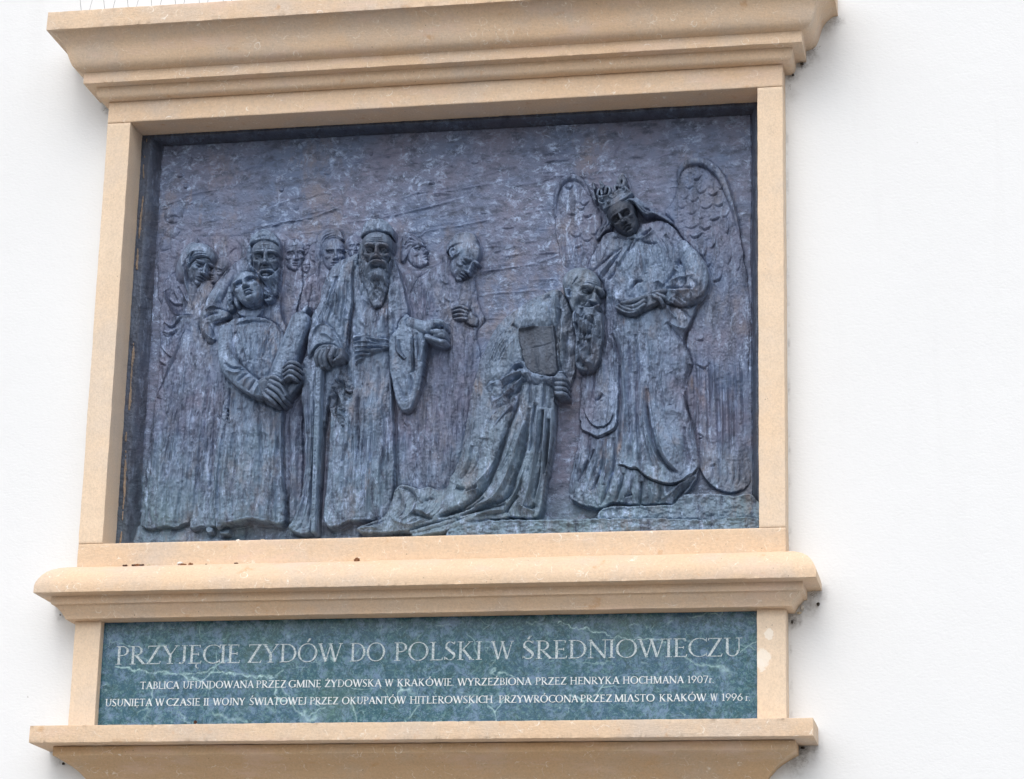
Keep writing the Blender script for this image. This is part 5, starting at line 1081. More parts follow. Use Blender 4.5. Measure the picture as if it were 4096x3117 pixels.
L.fold(pts('R2', (900, 875), (1010, 862), (1110, 825)), 6, 5, 62, .2); L.fold(pts('R2', (1010, 1090), (1150, 1060), (1300, 1010)), 3, -1.2, 64); L.fold(pts('R2', (1100, 1100), (1110, 1250), (1130, 1350)), 8, 3, 66); L.fold(pts('R2', (1270, 1150), (1210, 1250), (1190, 1350)), 7, -1.5, 66)
S.put(L, S.part("book", lab, 'bronze_black', label="dark bound book held upright"), 0, 5)
L = Layer(70)
L.poly(pts('R2', (1290, 1400, 60), (1330, 1360, 64), (1390, 1380, 62), (1425, 1440, 58), (1425, 1560, 54), (1390, 1610, 52), (1330, 1640, 54), (1290, 1560, 58)), 58, 10, 14)
for y in (1420, 1475, 1530, 1585): L.tube(pts('R2', (1320, y, 68), (1370, y + 5, 70), (1420, y + 20, 60)), (11, 11, 9), squash=.8, k=1)
S.put(L, S.part("hand", lab, 'bronze_dark'), 0, 6)
Lh = Head(pts('A6', (535, 455))[0], 205, 50, -12, -5, 36, .82).face(age=1.1, brow=1.7, eye=1.45, ears=(0, 0), gaunt=1.4, mouth=False)
Lh.e((0, .17, -.10), (.365, .34, .43), .01).e((0, -.10, .44), (.05, .10, .06), .03).e((0, -.18, .48), (.06, .05, .07), .03)
Lh.fold(pts('A6', (395, 370), (440, 310), (490, 262)), 3, -4, 70); Lh.fold(pts('A6', (480, 560), (540, 590), (600, 590)), 8, -7, 76); Lh.rough(1., 150, 110, 105)
S.put(Lh, S.part("head", lab, 'bronze_pale'), 0, 5, 6)
L = Layer(70); L.poly(pts('A6', (295, 430, 58), (340, 405, 60), (395, 420, 62), (405, 480, 64), (385, 560, 60), (345, 575, 58), (310, 520, 56)), 58, 7, 8); L.fold(pts('A6', (370, 440), (350, 490), (360, 540)), 9, -8, 64); S.put(L, S.part("ear", lab), 0, 3)
L = Layer(76)
L.poly(pts('A6', (430, 600, 44), (490, 640, 56), (560, 690, 66), (640, 700, 72), (720, 690, 74), (790, 695, 68), (828, 760, 56), (840, 900, 60), (845, 1100, 52), (830, 1300, 46), (790, 1500, 42), (700, 1610, 42), (560, 1640, 42), (470, 1580, 42), (445, 1400, 44), (460, 1150, 50), (420, 950, 56), (395, 830, 58), (430, 700, 60)), 58, 12, 20, inner=pts('A6', (600, 900, 78), (590, 1250, 66), (580, 1450, 58)))
L.tube(pts('A6', (790, 670, 76), (735, 705, 78), (700, 770, 76), (690, 850, 70)), (5, 8, 7, 3), k=5); L.fold(pts('A6', (730, 720), (790, 720), (825, 750)), 9, -14, 78, .3)
for q, w, a in ((((470, 500), (450, 620), (430, 800), (470, 1050)), 9, -8), (((540, 700), (530, 800), (560, 900)), 10, -9), (((440, 790), (490, 800), (520, 840)), 9, 8), (((430, 880), (470, 960), (500, 1100)), 9, -9), (((520, 850), (510, 1000), (500, 1150)), 10, 9), (((600, 860), (640, 900), (690, 920)), 9, -8), (((700, 820), (690, 930), (670, 1080)), 10, -10), (((610, 940), (620, 1060), (600, 1160)), 10, 8), (((560, 1100), (620, 1080), (680, 1060)), 9, -8), (((480, 1160), (520, 1240), (560, 1290)), 9, -9), (((650, 1150), (650, 1280), (620, 1400)), 10, -9), (((480, 1220), (520, 1400), (540, 1500)), 9, 9), (((560, 1250), (580, 1400), (570, 1500)), 9, 8), (((690, 1000), (690, 1200), (670, 1350)), 9, 6), (((460, 1430), (510, 1480), (560, 1520)), 9, -9), (((590, 1520), (640, 1490), (690, 1500)), 11, 9), (((600, 1570), (660, 1560), (720, 1540)), 9, -8), (((760, 820), (770, 950), (760, 1100)), 10, 6), (((800, 900), (790, 1050), (780, 1250)), 8, -5)):
    L.fold(pts('A6', *q), w, a, 74, .35)
L.strands(pts('A6', (440, 720), (440, 1000), (480, 1500)), pts('A6', (820, 800), (820, 1100), (740, 1550)), 12, 5, 3.5, 5, 70, 14)
S.put(L, S.part("beard", lab, 'bronze_dark'), 7, 4, 7)

# overflow of the train across the step edge
L = Layer(60); L.tube(pts('R3', (620, 1265, 54), (350, 1285, 54), (100, 1370, 54), (-200, 1440, 50)), (14, 16, 16, 12), squash=.7); L.tube(pts('Z4', (1180, 1388, 54), (1000, 1440, 54), (880, 1470, 52)), (12, 12, 8), squash=.7); L.rough(1.5, 120, 80, 100)
S.put(L, S.part("train", FIG['kneeling'], 'bronze_green'), 2, 2)

# --- raised rim, cast with the plate
rim = S.part("rim", None, 'bronze_rim_shade')
du = np.minimum(u_ - U0, U1 - u_) + 0 * v_; dl = u_ - U0 + 0 * v_; dr = U1 - u_ + 0 * v_; dt = V1 - v_ + 0 * u_
wob = 1.6 * fbm((NV, NU), (14, 14), 120, 4)
def slope(d, a, b): 
    q = np.clip((b - (d + wob)) / (b - a), 0, 1); return q * q * (3 - 2 * q)
rimH = np.maximum(np.maximum(slope(dl, 26, 66), .95 * slope(dr, 16, 40)), slope(dt, 9, 27)) * 34
rimH += np.where(rimH > 2, .8 * fbm((NV, NU), (60, 60), 121, 4), 0)
edge = rimH > np.maximum(S.H, 4)
S.L = np.where(edge, rim, S.L).astype(np.int16); S.H = smax(S.H, rimH.astype(np.float32), 3)
mortar = S.part("mortar", None, 'mortar', label="crumbling pale mortar line along the left bronze rim")
mm = edge & (np.abs(dl + 2.2 * wob - 15) < 1.2 + 2.2 * fbm((NV, NU), (30, 20), 131, 3)) & (fbm((NV, NU), (11, 4), 130, 3) > -.15)
S.H = np.where(mm, S.H + 2.2, S.H); S.L = np.where(mm, mortar, S.L).astype(np.int16)
S.H += .35 * fbm((NV, NU), (260, 330), 140, 2)
# crisper tooling: lift the small forms against their surroundings
inner_ = rimH < 1
S.H = np.where(inner_, smax(S.H, (.50 * box(box(np.maximum(S.H, 0), 13), 13) - 2).astype(np.float32), 5), S.H)      # clay smeared up against the figures
S.H = S.H + .75 * np.clip(S.H - box(box(S.H, 3), 3), -4, 4) + .18 * np.clip(S.H - box(box(S.H, 9), 9), -7, 7)
S.H = (np.maximum(S.H, -9) * HS).astype(np.float32)

# ------------------------------------------------------------------ one mesh per part of the relief
RB = Vector((0, Y_BG, ZT + V0 / 1000))
relief = link("bronze_relief", None, label="bronze relief plate of robed figures set in the stone frame", category="relief")
relief.location = RB
gv, gu = np.gradient(box(S.H, 0), STEP)
nor = np.stack([-gu, -np.ones_like(gu), -gv], -1); nor /= np.linalg.norm(nor, axis=-1, keepdims=True)
co = np.stack([np.broadcast_to(u_ / 1000, S.H.shape), -S.H / 1000, np.broadcast_to((v_ - V0) / 1000, S.H.shape)], -1).reshape(-1, 3)
nor = nor.reshape(-1, 3)
idx = np.arange(NV * NU).reshape(NV, NU)
quad = np.stack([idx[:-1, :-1], idx[:-1, 1:], idx[1:, 1:], idx[1:, :-1]], -1).reshape(-1, 4)
top = S.H.ravel()[quad].argmax(1)
qlab = S.L.ravel()[quad[np.arange(len(quad)), top]]
objs = {}
for k, pt in enumerate(S.parts):
    sel = quad[qlab == k]
    if len(sel) == 0:
        print("empty part", k, pt[:2]); continue
    un, inv = np.unique(sel, return_inverse=True)
    me = mesh_np(pt[0], co[un], inv.reshape(-1, 4), True, nor[un])
    par = relief if pt[1] is None else objs.get(pt[1], relief)
    kw = pt[3] if len(pt) > 3 else {}
    objs[k] = link(pt[0], me, M[pt[2] or 'bronze_ground'], par, **kw)
# ------------------------------------------------------------------ green marble slab with the inscription
def marble_material():
    t = NT("green_marble")
    w1 = t.vadd(t.tc, t.noisec(5), .10); w2 = t.vadd(t.tc, t.noisec(18), .045); w3 = t.vadd(w2, t.noisec(70), .012)
    big = t.noise(5.5, 6, .62, w1); mid = t.noise(26, 9, .8, w2); fin = t.noise(95, 7, .8, w2)
    c = t.mix(t.ramp(big, (.34, 0), (.64, 1)), (.016, .082, .108), (.034, .090, .152))
    c = t.mix(t.math('MULTIPLY', t.ramp(mid, (.48, 0), (.62, 1)), .72), c, (.235, .30, .46))
    c = t.mix(t.math('MULTIPLY', t.ramp(fin, (.50, 0), (.60, 1)), .6), c, (.17, .29, .285))
    c = t.mix(t.math('MULTIPLY', t.ramp(t.noise(48, 6, .7, t.mapv(loc=(3, 3, 8), src=w2)), (.53, 0), (.62, 1)), .8), c, (.020, .064, .072))
    c = t.mix(t.math('MULTIPLY', t.ramp(t.noise(7, 5, .6, t.mapv(loc=(8, 2, 1), src=w1)), (.53, 0), (.68, 1)), .30), c, (.10, .155, .105))
    e1 = t.voro(5.2, 'DISTANCE_TO_EDGE', t.vadd(w2, t.noisec(6), .08)).outputs[0]
    v1 = t.math('MULTIPLY', t.ramp(e1, (0, 1), (.006, .5), (.015, 0)), t.ramp(t.noise(7, 3, .6, t.mapv(loc=(1, 5, 5))), (.52, 0), (.62, 1)))
    e2 = t.voro(21, 'DISTANCE_TO_EDGE', w3).outputs[0]
    v2 = t.math('MULTIPLY', t.ramp(e2, (0, 1), (.03, 0)), t.ramp(t.noise(12, 4, .6, t.mapv(loc=(6, 1, 2))), (.54, 0), (.66, .6)))
    v3 = t.math('MULTIPLY', t.attr("vein"), 1.15, clamp=True)
    v = t.math('MAXIMUM', t.math('MAXIMUM', v1, v2), v3, clamp=True)
    c = t.mix(t.ramp(t.noise(210, 5, .75, w2), (.54, 0), (.66, .6)), c, (.20, .30, .36))
    c = t.mix(t.ramp(t.noise(170, 5, .75, t.mapv(loc=(4, 2, 8), src=w2)), (.53, 0), (.64, .75)), c, (.018, .055, .066))
    v = t.math('MULTIPLY', v, t.ramp(t.noise(60, 4, .7), (.30, .25), (.62, 1)))
    c = t.mix(t.math('MULTIPLY', v, .95), c, (.56, .70, .70))
    t.bump(t.noise(90, 4, .6), .05, .001)
    c = t.mix(1., c, (.88, 1.05, 1.10), 'MULTIPLY')
    return t.out(c, t.ramp(mid, (.3, .20), (.7, .34)), .3)
M['marble'] = marble_material()
PX0, PX1, PZ0, PZ1 = -LOW_IN - .002, LOW_IN + .002, ZT - 1.9455, ZT - 1.6145
PB = Vector((0, Y_PLAQUE, PZ0))
plaque = link("inscription_plaque", None, label="veined green marble slab with pale carved inscription below the relief", category="plaque")
plaque.location = PB
def plaque_xy(px, py):
    x, z = unproject(np.asarray(px, float), np.asarray(py, float), np.full(np.shape(px), Y_PLAQUE))
    return x, z - PZ0
nx_, nz_ = 1000, 170
gx = np.linspace(PX0, PX1, nx_); gz = np.linspace(0, PZ1 - PZ0, nz_)
GX, GZ = np.meshgrid(gx, gz)
pv = np.stack([GX, np.zeros_like(GX), GZ], -1).reshape(-1, 3)
pi_ = np.arange(nx_ * nz_).reshape(nz_, nx_)
pq = np.stack([pi_[:-1, :-1], pi_[:-1, 1:], pi_[1:, 1:], pi_[1:, :-1]], -1).reshape(-1, 4)
me = mesh_np("slab", pv, pq)
vein = np.zeros(GX.shape, np.float32)
wig = .006 * fbm(GX.shape, (24, 130), 200, 4)
def Cp(a, sh): ox = 380 if sh == 1 else 1700; return [(ox + x / 1.577, 2440 + y / 1.577) for x, y in a]
for sh, line, w, a in ((1, ((70, 175), (140, 210), (230, 225), (280, 290), (350, 340)), 3, .6), (1, ((130, 350), (240, 380), (340, 395), (430, 400), (500, 408), (540, 400), (590, 430), (660, 445), (700, 430), (730, 395), (800, 390), (900, 400), (1000, 415), (1140, 420)), 4, 1.),
                       (1, ((540, 400), (600, 405), (680, 400), (760, 350), (850, 300)), 5, .8), (1, ((1140, 410), (1190, 385)), 3, .7), (1, ((1150, 480), (1220, 540), (1260, 620), (1320, 660), (1380, 650), (1450, 610)), 4, .7), (1, ((1610, 590), (1640, 640), (1650, 700)), 4, .7), (1, ((520, 640), (560, 680), (600, 710)), 4, .5),
                       (1, ((1980, 690), (2010, 640), (2050, 590)), 4, .7), (1, ((740, 650), (860, 690), (960, 700)), 8, .4), (2, ((840, 75), (950, 105), (1050, 130), (1180, 170), (1300, 180), (1400, 185), (1520, 205)), 3, 1.), (2, ((640, 80), (740, 95), (860, 95)), 3, .5), (2, ((1990, 270), (2040, 220), (2090, 195)), 4, .8),
                       (2, ((1640, 300), (1740, 345), (1850, 350), (1890, 370)), 4, .8), (2, ((940, 310), (1060, 340), (1180, 320)), 3, .5), (2, ((420, 600), (480, 575), (540, 560)), 3, .5), (1, ((1050, 560), (1100, 620), (1130, 640)), 10, .35), (1, ((1320, 650), (1350, 690), (1390, 680)), 12, .6), (2, ((1840, 350), (1890, 380), (1920, 400)), 14, .5)):
    q = Cp(line, sh); x, z = plaque_xy([a_[0] for a_ in q], [a_[1] for a_ in q])
    c = spline(np.column_stack([x, z]), False, 6)
    d = np.full(GX.shape, 9., np.float32)
    for p0, p1 in zip(c[:-1], c[1:]):
        e = p1 - p0; t_ = np.clip(((GX - p0[0]) * e[0] + (GZ + wig - p0[1]) * e[1]) / (e @ e + 1e-12), 0, 1)
        d = np.minimum(d, np.hypot(GX - p0[0] - t_ * e[0], GZ + wig - p0[1] - t_ * e[1]))
    vein = np.maximum(vein, a * np.exp(-(d / (w * .00040)) ** 1.2))
at = me.attributes.new("vein", 'FLOAT', 'POINT'); at.data.foreach_set("value", vein.ravel())
link("slab", me, M['marble'], plaque)

# Roman capitals drawn stroke by stroke; units = cap height, y up.  Each glyph: (advance, [polygons])
TH, TN, SF = .102, .042, .032
def bar(a, b, w): 
    a, b = np.array(a, float), np.array(b, float); d = b - a; n = np.array([-d[1], d[0]]) / np.hypot(*d) * w / 2
    return [tuple(a + n), tuple(a - n), tuple(b - n), tuple(b + n)]
def serif(x, y, w=.26): return [(x - w / 2, y), (x + w / 2, y), (x + w / 2, y + SF), (x - w / 2, y + SF)] if y < .5 else [(x - w / 2, 1 - SF), (x + w / 2, 1 - SF), (x + w / 2, 1), (x - w / 2, 1)]
def stem(x, th=TH, s0=True, s1=True, y0=0., y1=1.):
    return [[(x - th / 2, y0), (x + th / 2, y0), (x + th / 2, y1), (x - th / 2, y1)]] + ([serif(x, 0)] if s0 else []) + ([serif(x, 1)] if s1 else [])
def arc(cx, cy, rx, ry, a0, a1, tv=TH, th=TN, n=18):
    """ring sector, thick where it runs upright; split into quads"""
    t = np.radians(np.linspace(a0, a1, n + 1)); out = []
    w = th + (tv - th) * np.abs(np.cos(t)) ** 1.2
    o = np.column_stack([cx + rx * np.cos(t), cy + ry * np.sin(t)]); i = np.column_stack([cx + (rx - w) * np.cos(t), cy + (ry - th - (w - th) * .0) * np.sin(t)])
    for k in range(n): out.append([tuple(o[k]), tuple(o[k + 1]), tuple(i[k + 1]), tuple(i[k])])
    return out
def tick(x, y, h=.1): return [(x - .02, y), (x + .02, y), (x + .02, y + h), (x - .02, y + h)]
def glyph(ch):
    if ch == 'I': return .30, stem(.15)
    if ch == 'P' or ch == 'R':
        g_ = stem(.17) + arc(.30, .735, .29, .265, -90, 90) + [[(.17, 1 - TN), (.31, 1 - TN), (.31, 1), (.17, 1)], [(.17, .47), (.31, .47), (.31, .47 + TN), (.17, .47 + TN)]]
        if ch == 'R': g_ += [bar((.30, .49), (.66, .02), TH), serif(.68, 0, .2)]; return .74, g_
        return .62, g_
    if ch == 'B': return .64, stem(.17) + arc(.28, .75, .26, .25, -90, 90) + arc(.30, .27, .31, .27, -90, 90) + [[(.17, y), (.31, y), (.31, y + TN), (.17, y + TN)] for y in (0, .5, 1 - TN)]
    if ch == 'D': return .82, stem(.17) + arc(.32, .5, .46, .5, -90, 90) + [[(.17, y), (.33, y), (.33, y + TN), (.17, y + TN)] for y in (0, 1 - TN)]
    if ch in 'EFL':
        w = .58; g_ = stem(.17)
        if ch != 'L': g_ += [[(.17, 1 - TN), (w - .04, 1 - TN), (w - .04, 1), (.17, 1)], [(w - .07, .86), (w - .04, .86), (w - .04, 1), (w - .085, 1)], [(.17, .49), (w - .12, .49), (w - .12, .49 + TN), (.17, .49 + TN)], tick(w - .12, .44, .14)]
        if ch != 'F': g_ += [[(.17, 0), (w, 0), (w, TN), (.17, TN)], [(w - .05, 0), (w, 0), (w + .03, .15), (w, .15)]]
        return w + .05, g_
    if ch == 'H': return .86, stem(.17) + stem(.69) + [[(.17, .49), (.69, .49), (.69, .49 + TN), (.17, .49 + TN)]]
    if ch == 'T': return .68, stem(.34, s1=False) + [[(.03, 1 - TN), (.65, 1 - TN), (.65, 1), (.03, 1)], [(.03, .86), (.06, .86), (.075, 1), (.03, 1)], [(.62, .86), (.65, .86), (.65, 1), (.605, 1)]]
    if ch == 'N': return .86, stem(.14, TN, s1=False) + stem(.74, TN, s0=False) + [bar((.11, .99), (.74, .01), TH), serif(.10, 1, .18)]
    if ch == 'M': return 1.0, stem(.15, TN, s1=False) + stem(.85, TH, s1=False) + [bar((.16, .99), (.49, .03), TH), bar((.49, .03), (.83, .99), TN), serif(.13, 1, .16), serif(.87, 1, .16)]
    if ch == 'A': return .80, [bar((.12, .02), (.40, .99), TN), bar((.40, 1.0), (.70, .02), TH), [(.20, .33), (.60, .33), (.60, .33 + TN), (.20, .33 + TN)], serif(.11, 0, .2), serif(.70, 0, .22)]
    if ch == 'V': return .78, [bar((.10, .98), (.39, .01), TH), bar((.39, .01), (.68, .98), TN), serif(.10, 1, .22), serif(.68, 1, .2)]
    if ch == 'W': return 1.12, [bar((.09, .98), (.36, .01), TH), bar((.36, .01), (.57, .98), TN), bar((.55, .98), (.79, .01), TH), bar((.79, .01), (1.03, .98), TN), serif(.09, 1, .2), serif(.56, 1, .2), serif(1.03, 1, .18)]
    if ch == 'Y': return .76, [bar((.10, .98), (.38, .46), TH), bar((.66, .98), (.38, .46), TN), [(.38 - TH / 2, 0), (.38 + TH / 2, 0), (.38 + TH / 2, .50), (.38 - TH / 2, .50)], serif(.38, 0), serif(.10, 1, .22), serif(.66, 1, .2)]
    if ch == 'K': return .82, stem(.17) + [bar((.20, .47), (.58, .98), TN), bar((.29, .56), (.64, .02), TH), serif(.60, 1, .2), serif(.66, 0, .22)]
    if ch == 'Z': return .70, [[(.08, 1 - TN), (.64, 1 - TN), (.64, 1), (.08, 1)], [(.05, 0), (.63, 0), (.63, TN), (.05, TN)], bar((.58, .98), (.11, .02), TH), [(.08, .86), (.11, .86), (.125, 1), (.08, 1)], [(.59, 0), (.63, 0), (.67, .15), (.64, .15)]]
    if ch == 'U': return .78, stem(.16, s0=False, y0=.30) + stem(.64, TN, s0=False, y0=.30) + arc(.375, .32, .27, .32, 180, 360, .10)
    if ch == 'J': return .40, stem(.24, s0=False, y0=.2) + arc(.115, .2, .18, .2, 270, 360, TH) + [[(.02, .0), (.12, .0), (.12, .05), (.03, .09)]]
    if ch == 'O': return .94, arc(.47, .5, .44, .515, 0, 360, TH, TN, 36)
    if ch == 'C': return .76, arc(.48, .5, .45, .515, 48, 312, TH, TN, 28) + [bar((.765, .80), (.775, 1.0), .035), bar((.765, .20), (.775, .03), .03)]
    if ch == 'G': return .84, arc(.48, .5, .45, .515, 48, 310, TH, TN, 28) + [bar((.765, .80), (.775, 1.0), .035), [(.68, .08), (.68 + TH, .08), (.68 + TH, .42), (.68, .42)], [(.6, .40), (.86, .40), (.86, .435), (.6, .435)]]
    if ch == 'S': return .56, arc(.28, .745, .215, .265, 35, 200, .075, TN) + [bar((.10, .70), (.45, .33), .125)] + arc(.275, .26, .235, .27, -150, 25, .09, TN) + [bar((.465, .85), (.475, 1.0), .03), bar((.06, .02), (.065, .18), .03)]
    if ch == '1': return .40, stem(.22, .09, s1=False) + [bar((.08, .86), (.22, .98), .05)]
    if ch == '9': return .58, arc(.29, .69, .25, .32, 0, 360, .09, TN, 26) + [bar((.52, .66), (.20, .01), .075)]
    if ch == '6': return .58, arc(.29, .31, .25, .32, 0, 360, .09, TN, 26) + [bar((.06, .36), (.40, .99), .075)]
    if ch == '0': return .60, arc(.30, .5, .26, .51, 0, 360, .09, TN, 30)
    if ch == '7': return .54, [[(.05, .93), (.50, .93), (.50, 1), (.05, 1)], bar((.47, .95), (.20, .0), .08), tick(.06, .84, .12)]
    if ch == 'r': return .36, [[(.10, 0), (.18, 0), (.18, .62), (.10, .62)], [(.03, 0), (.25, 0), (.25, .035), (.03, .035)]] + arc(.27, .46, .12, .15, 30, 170, .06, .06, 8)
    if ch == '.': return .18, [[(.05, 0), (.13, 0), (.13, .09), (.05, .09)]]
    base = {'Ę': 'E', 'Ą': 'A', 'Ó': 'O', 'Ś': 'S', 'Ż': 'Z', 'Ź': 'Z'}[ch]
    adv, g_ = glyph(base)
    if ch in 'ĘĄ':
        x = adv - .22 if ch == 'Ę' else adv - .12
        g_ = g_ + arc(x + .06, -.13, .12, .14, 110, 290, .05, .03, 8)
    if ch in 'ÓŚŹ': x = adv / 2 - .02; g_ = g_ + [[(x - .03, 1.08), (x + .03, 1.06), (x + .17, 1.27), (x + .06, 1.28)]]
    if ch == 'Ż': x = adv / 2; g_ = g_ + [[(x - .05, 1.08), (x + .05, 1.08), (x + .05, 1.18), (x - .05, 1.18)]]
    return adv, g_

tl = NT("inscription_paint")
wear = tl.ramp(tl.noise(230, 4, .7), (.36, 0), (.56, 1))
cl = tl.mix(wear, (.16, .27, .31), (.62, .70, .75))
tl.out(cl, .7, .3); M['letters'] = tl.mat
tl = NT("fresh_inscription_paint"); tl.out(tl.mix(tl.ramp(tl.noise(300, 4, .7), (.30, 0), (.50, 1)), (.32, .42, .46), (.74, .80, .84)), .7, .3); M['letters_small'] = tl.mat

def inscribe(name, words, base, caps, weight=1.):
    """words: (text, px left, px right); base: baseline (px, py) left and right ends; caps: cap height in survey pixels"""
    bm = bmesh.new()
    (bx0, by0), (bx1, by1) = base
    for text, l, r in words:
        gl = [glyph(c) for c in text]
        tot = sum(g_[0] for g_ in gl) + .0
        yl = by0 + (by1 - by0) * (l - bx0) / (bx1 - bx0); yr = by0 + (by1 - by0) * (r - bx0) / (bx1 - bx0)
        (xa, xb), (za, zb) = plaque_xy([l, r], [yl, yr])
        _, zc = plaque_xy([l], [yl - caps]); H = zc[0] - za
        sx = (xb - xa) / tot
        pen = 0.
        for adv, polys in gl:
            for k, pl in enumerate(polys):
                a_ = sum(pl[i][0] * pl[(i + 1) % len(pl)][1] - pl[(i + 1) % len(pl)][0] * pl[i][1] for i in range(len(pl)))
                if a_ < 0: pl = pl[::-1]
                y = -.0009 - .00004 * k
                vs = [bm.verts.new((xa + (pen + px_) * sx, y, za + (zb - za) * (pen + px_) / tot + py_ * H)) for px_, py_ in pl]
                bm.faces.new(vs)
            pen += adv
    me_ = bpy.data.meshes.new(name)
    # give the strokes their depth: pull the rim of every stroke back into the slab
    ext = bmesh.ops.extrude_face_region(bm, geom=list(bm.faces), use_keep_orig=True)
    for v in [e for e in ext['geom'] if isinstance(e, bmesh.types.BMVert)]: v.co.y = .0006
    bmesh.ops.recalc_face_normals(bm, faces=list(bm.faces))
    bm.to_mesh(me_); bm.free()
    return link(name, me_, M['letters' if caps > 50 else 'letters_small'], plaque)
inscribe("lettering", (("PRZYJĘCIE", 459, 962), ("ZYDÓW", 987, 1370), ("DO", 1396, 1542), ("POLSKI", 1573, 1929), ("W", 1964, 2054), ("ŚREDNIOWIECZU", 2086, 2970)), ((459, 2659), (2970, 2625)), 73)
TH, TN, SF = .145, .070, .05
inscribe("lettering", (("TABLICA", 560, 717), ("UFUNDOWANA", 731, 1015), ("PRZEZ", 1023, 1145), ("GMINĘ", 1153, 1285), ("ŻYDOWSKĄ", 1298, 1526), ("W", 1539, 1573), ("KRAKÓWIE.", 1587, 1815), ("WYRZEŹBIONA", 1829, 2126), ("PRZEZ", 2140, 2267), ("HENRYKA", 2279, 2478), ("HOCHMANA", 2490, 2736), ("1907r.", 2748, 2856)), ((561, 2757), (2854, 2732)), 29)
inscribe("lettering", (("USUNIĘTA", 420, 609), ("W", 620, 657), ("CZASIE", 664, 801), ("II", 813, 836), ("WOJNY", 851, 980), ("ŚWIATOWEJ", 997, 1227), ("PRZEZ", 1238, 1354), ("OKUPANTÓW", 1367, 1624), ("HITLEROWSKICH", 1638, 1972), ("PRZYWRÓCONA", 1994, 2313), ("PRZEZ", 2320, 2449), ("MIASTO", 2457, 2620), ("KRAKÓW", 2636, 2826), ("W", 2842, 2870), ("1996", 2885, 2972), ("r.", 2980, 3001)), ((421, 2826), (3000, 2803)), 29)

# ------------------------------------------------------------------ small things left on the ledges
def lump(name, px, py, Y, w, h, mat, seed, z=None, curl=0., **kw):
    """a small irregular stone or husk, about w x h survey pixels"""
    (x,), (zz,) = unproject([px], [py], [Y])
    bm = bmesh.new(); bmesh.ops.create_icosphere(bm, subdivisions=3, radius=1)
    from mathutils import noise as mn
    sx, sz = w * MM / 2000, h * MM / 2000
    for v in bm.verts:
        n = 1 + .35 * mn.noise(v.co * 1.3 + Vector((seed * 3.1, 0, 0))) + .22 * mn.noise(v.co * 3.2 + Vector((0, seed * 2.3, 0)))
        if curl: n *= 1 - curl * max(0, mn.noise(v.co * 2.2 + Vector((0, 0, seed * 5.))) + .1)
        v.co = Vector((v.co.x * n * sx, v.co.y * n * (sx + sz) / 2, v.co.z * n * sz))
    zmin = min(v.co.z for v in bm.verts)
    for v in bm.verts: v.co.z -= zmin
    for f in bm.faces: f.smooth = True
    me_ = bpy.data.meshes.new(name); bm.to_mesh(me_); bm.free()
    o = link(name, me_, mat, **kw); o.location = (x, Y, zz + zmin if z is None else z); return o
def speck(name, c1, c2):
    t = NT(name); t.bump(t.noise(400, 4, .7), .6, .002)
    return t.out(t.mix(t.ramp(t.noise(120, 4, .7), (.4, 0), (.62, 1)), c1, c2), .85, .3)
M['husk'] = speck("dry_husk", (.16, .065, .03), (.34, .17, .09)); M['husk_dark'] = speck("dark_husk", (.035, .02, .015), (.14, .06, .035))
M['pebble'] = speck("white_pebble", (.80, .80, .78), (.62, .58, .50)); M['pebble_tan'] = speck("tan_pebble", (.52, .40, .26), (.70, .62, .48))
YS = -D0 - .026
for args in ((500, 2259, 20, 13, 'husk_dark', "small dark brown husk, leftmost crumb on the sill", .5), (534, 2258, 16, 12, 'husk_dark', "near black crumb touching the reddish husk on the sill", .3), (549, 2256, 22, 15, 'husk', "reddish brown curled husk between two dark crumbs on the sill", .6),
             (568, 2257, 18, 17, 'husk_dark', "round black brown crumb right of the reddish curled husk", .5), (597, 2257, 22, 14, 'pebble_tan', "small cream pebble with a brown end on the sill", .2), (627, 2262, 13, 5, 'pebble', "tiny flat white chip on the sill near the cream pebble", .1),
             (719, 2248, 24, 18, 'pebble', "largest white pebble on the sill, above a brown husk", .15), (728, 2255, 36, 10, 'husk', "long flat brown husk lying under the white pebble", .4), (763, 2254, 26, 21, 'husk', "big crumpled brown husk right of the white pebble", .6),
             (825, 2256, 9, 5, 'husk_dark', "tiny dark crumb alone on the sill", .2), (945, 2251, 17, 7, 'husk_dark', "small black crumb below the boy's feet on the sill", .4), (1427, 2232, 23, 16, 'husk', "single curled brown husk below the foot of the kneeling man", .7)):
    px_, py_, w_, h_, mt, lb, cl_ = args
    e_ = .026
    lump("husk" if 'husk' in mt else "pebble", px_, py_ + h_ * .5, YS, w_ * 1.05, h_ * 1.25, M[mt], px_ % 17, None, cl_, label=lb, category="husk" if 'husk' in mt else "pebble", group="crumbs and pebbles left on the ledges")
for px_, py_, w_, h_, mt, lb in ((930, 2164, 22, 9, 'pebble_tan', "flat pale pebble at the bronze edge below the boy"), (953, 2159, 22, 13, 'pebble', "bright white pebble at the bronze edge below the boy"),
                                 (1022, 2164, 20, 7, 'pebble_tan', "thin tan pebble on the rail right of the white one"), (1053, 2159, 22, 12, 'pebble_tan', "rough cream pebble on the rail near the cane tip")):
    lump("pebble", px_, py_ + h_ * .5, -D0 + .012, w_, h_ * 1.3, M[mt], px_ % 13, None, .1, label=lb, category="pebble", group="crumbs and pebbles left on the ledges")
lump("husk", 781, 2889, LOW_Y - .02, 15, 16, M['husk_dark'], 4, None, .5, label="small dark husk lying on the lower shelf in front of the marble", category="husk", group="crumbs and pebbles left on the ledges")

